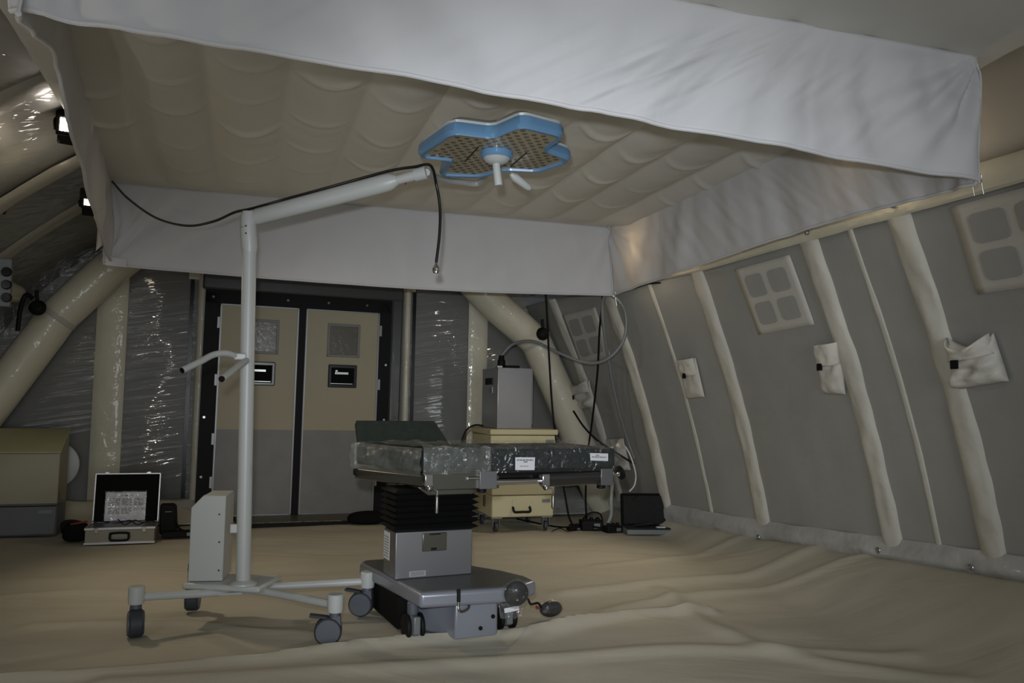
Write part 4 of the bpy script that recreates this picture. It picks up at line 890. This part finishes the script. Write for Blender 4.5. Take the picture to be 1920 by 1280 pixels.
b = MB().box(lo, (lw-.01, .05, lh-.01), M=lM); lid = b.build('case_lid', 'black_soft', e)
b = MB()
for sx in (-1, 1): b.box(lo+lM @ Vector((sx*lw/2, -.004, 0)), (.008, .06, lh), M=lM)
for sz in (-1, 1): b.box(lo+lM @ Vector((0, -.004, sz*lh/2)), (lw, .06, .008), M=lM)
b.build('lid_edge', 'alu', e)
for sx in (-.16, .15): MB().box(lo+lM @ Vector((sx, 0, lh/2+.008)), (.03, .03, .012), M=lM).build('latch', 'chrome', e)
pw, phh = .30, .225
L2 = rows(.35, .7, [.86], .03, seed=9)
for k, (x0_, x1_) in enumerate(((.08, .36), (.40, .66), (.70, .96))): L2 += rows(x0_, x1_, [.76-.045*j for j in range(6)], .022, seed=20+k)+rows(x0_, x1_, [.42-.045*j for j in range(5 if k < 2 else 2)], .02, seed=30+k)
label_plate(lid, lambda u, v, o: lo+lM @ Vector((-.158+u, -.0275-o*1.5, -.18+v)), pw, phh, L2, 'printed_sheet', 'paper')
b = MB().grid(lambda u, v: lo+lM @ Vector((-.163+.31*u, -.034-.005*abs(noise.noise(Vector((u*9, v*9, 3)))), -.185+.24*v)), 24, 20); b.build('clear_sleeve', 'film_clear', lid)
for k in range(3):
    rr = random.Random(k); pts = [Vector((fx0+.03+.06*j+.09*k, fy+.03+rr.uniform(0, .1), .14+rr.uniform(0, .035))) for j in range(6)]
    MB().tube(smooth_path(pts, 5), .004, 7).build('wire', 'blue_cord' if k == 0 else 'black', e)
# soft black pouch left of the open case
e = empty('black_pouch', (-1.25, 7.2, 0), 'small black bag with red cord left of the open aluminium case', 'bag')
c = Vector((-1.215, 7.22, .075))
MB().grid(lambda u, v: c+Vector((.09*math.copysign(abs(math.sin(math.pi*v)*math.cos(2*math.pi*u))**.6, math.cos(2*math.pi*u)), .08*math.copysign(abs(math.sin(math.pi*v)*math.sin(2*math.pi*u))**.6, math.sin(2*math.pi*u)), .072*math.copysign(abs(math.cos(math.pi*v))**.6, math.cos(math.pi*v)))), 24, 14).build('bag', 'black_soft', e)
MB().tube(smooth_path([c+Vector((-.08, -.03, .0)), c+Vector((-.085, -.04, .07)), c+Vector((-.03, -.03, .085)), c+Vector((.04, 0, .065))], 5), .016, 8).build('strap', 'black', e)
MB().tube(smooth_path([c+Vector((-.03, -.05, .065)), c+Vector((.02, -.06, .075)), c+Vector((.09, -.05, .085))], 5), .008, 8).build('red_cord', 'red_cord', e)
# black device right of the case
e = empty('black_device', (-.56, 7.3, 0), 'upright black device with cable tail right of the open aluminium case', 'device')
b = MB(); b.prism([(-.62, .02), (-.49, .02), (-.485, .06), (-.50, .24), (-.52, .262), (-.62, .262)], 7.30, 7.42, lambda x, z, y: (x, y, z)); b.build('body', 'black', e, bevel=.012)
MB().box((-.555, 7.29, .205), (.05, .006, .006)).build('label', 'lid_grey', e)
MB().box((-.47, 7.25, .032), (.24, .12, .045)).build('foot', 'black', e, bevel=.006)
MB().box((-.385, 7.187, .035), (.032, .006, .026)).build('foot_label', 'lid_grey', e)
MB().tube(smooth_path([(-.50, 7.3, .14), (-.48, 7.28, .09), (-.45, 7.26, .06), (-.40, 7.24, .05)], 5), .010, 8).build('cable_tail', 'black', e)
# black bag on the threshold
c = at(690, 970, 'z', .06)
e = tag(MB().grid(lambda u, v: c+Vector((.19*math.sin(math.pi*v)*math.cos(2*math.pi*u)*(1+.1*noise.noise(Vector((u*4, v*4, 0)))), .09*math.sin(math.pi*v)*math.sin(2*math.pi*u), .062*math.copysign(abs(math.cos(math.pi*v))**.7, math.cos(math.pi*v)))), 24, 14).build('black_bundle', 'black_soft'), 'low black bundle on the threshold under the right door', 'bag')

# ------------------------------------------------------------------ floodlights and fittings on the walls
def flood(px, py, y, w, h, label, yaw):
    c = at(px, py, 'y', y); e = empty('floodlight', c, label, 'floodlight', 'floodlights behind the left valance')
    Mx = Matrix.Rotation(yaw, 3, 'Z') @ Matrix.Rotation(R(-28), 3, 'X')
    MB().box(c+Mx @ Vector((0, .05, 0)), (w, .09, h), M=Mx).build('housing', 'black', e, bevel=.012)
    b = MB()
    for sx in (-1, 1): b.box(c+Mx @ Vector((sx*w/2, -.002, 0)), (.014, .02, h+.014), M=Mx)
    for sz in (-1, 1): b.box(c+Mx @ Vector((0, -.002, sz*h/2)), (w+.014, .02, .014), M=Mx)
    b.build('front_frame', 'black', e, bevel=.002)
    MB().box(c+Mx @ Vector((-.03, .05, h/2+.06)), (w*.7, .08, .08), M=Mx).build('ballast_box', 'black', e, bevel=.008)
    MB().box(c+Mx @ Vector((0, -.003, 0)), (w-.02, .004, h-.02), M=Mx).build('lamp_glass', 'flood_glass', e)
    t = c+Mx @ Vector((0, .04, h/2+.01))
    MB().tube(smooth_path([c+Mx @ Vector((-w/2-.012, .04, 0)), c+Mx @ Vector((-w/2-.014, .04, h*.7)), t+Vector((0, 0, .03)), c+Mx @ Vector((w/2+.014, .04, h*.7)), c+Mx @ Vector((w/2+.012, .04, 0))], 5), .007, 8).build('bracket', 'black', e)
flood(128, 236, 4.9, .10, .12, 'upper lit black floodlight beside the left valance', R(10))
flood(169, 381, 5.8, .09, .07, 'lower lit black floodlight beside the left valance', R(10))
e = empty('wall_socket_panel', at(8, 530, 'y', 6.6), 'grey panel of three black sockets at the left edge', 'socket panel')
pc = at(4, 530, 'y', 6.6)
MB().box(pc, (.12, .05, .34)).build('panel', 'lid_grey', e, bevel=.004)
for yy in (510, 534, 558): MB().lathe(at(13, yy, 'y', 6.57), [(.032, -.01), (.034, .02), (.028, .03)], 16, Matrix.Rotation(R(90), 3, 'X')).build('socket', 'black_gloss', e)
def plugl(px, py, y, label):
    c = at(px, py, 'y', y); e = empty('valve_fitting', c, label, 'valve')
    MB().lathe(c, [(.035, -.04), (.06, -.03), (.065, .0), (.05, .03), (.03, .045)], 20, Matrix.Rotation(R(70), 3, 'X')).build('body', 'black_rubber', e)
    MB().tube([c+Vector((0, 0, .03)), c+Vector((-.01, 0, .10)), c+Vector((-.01, 0, .14))], .014, 10).build('neck', 'black', e)
    return e
o = plugl(70, 576, 7.45, 'round black fitting with a hose on the left arch joint')
MB().tube(smooth_path([at(62, 560, 'y', 7.45), at(48, 553, 'y', 7.45), at(38, 580, 'y', 7.45), at(33, 620, 'y', 7.45)], 5), .018, 8).build('hose_tail', 'black', o)
plugl(1018, 625, 7.45, 'round black fitting on the right arch joint')
e = tag(MB().tube(smooth_path([at(4, 400, 'y', 6.0), at(9, 388, 'y', 6.0), at(10, 378, 'y', 6.0)], 4), .018, 8).build('wall_clamp', 'black'), 'small dark clamp on the left wall at the edge of the picture', 'clamp')
cc = at(12, 374, 'y', 6.0); MB().tube([cc+Vector((.035*math.cos(k*math.pi/6), 0, .02*math.sin(k*math.pi/6))) for k in range(13)], .007, 6).build('clamp_ring', 'black_gloss', e)
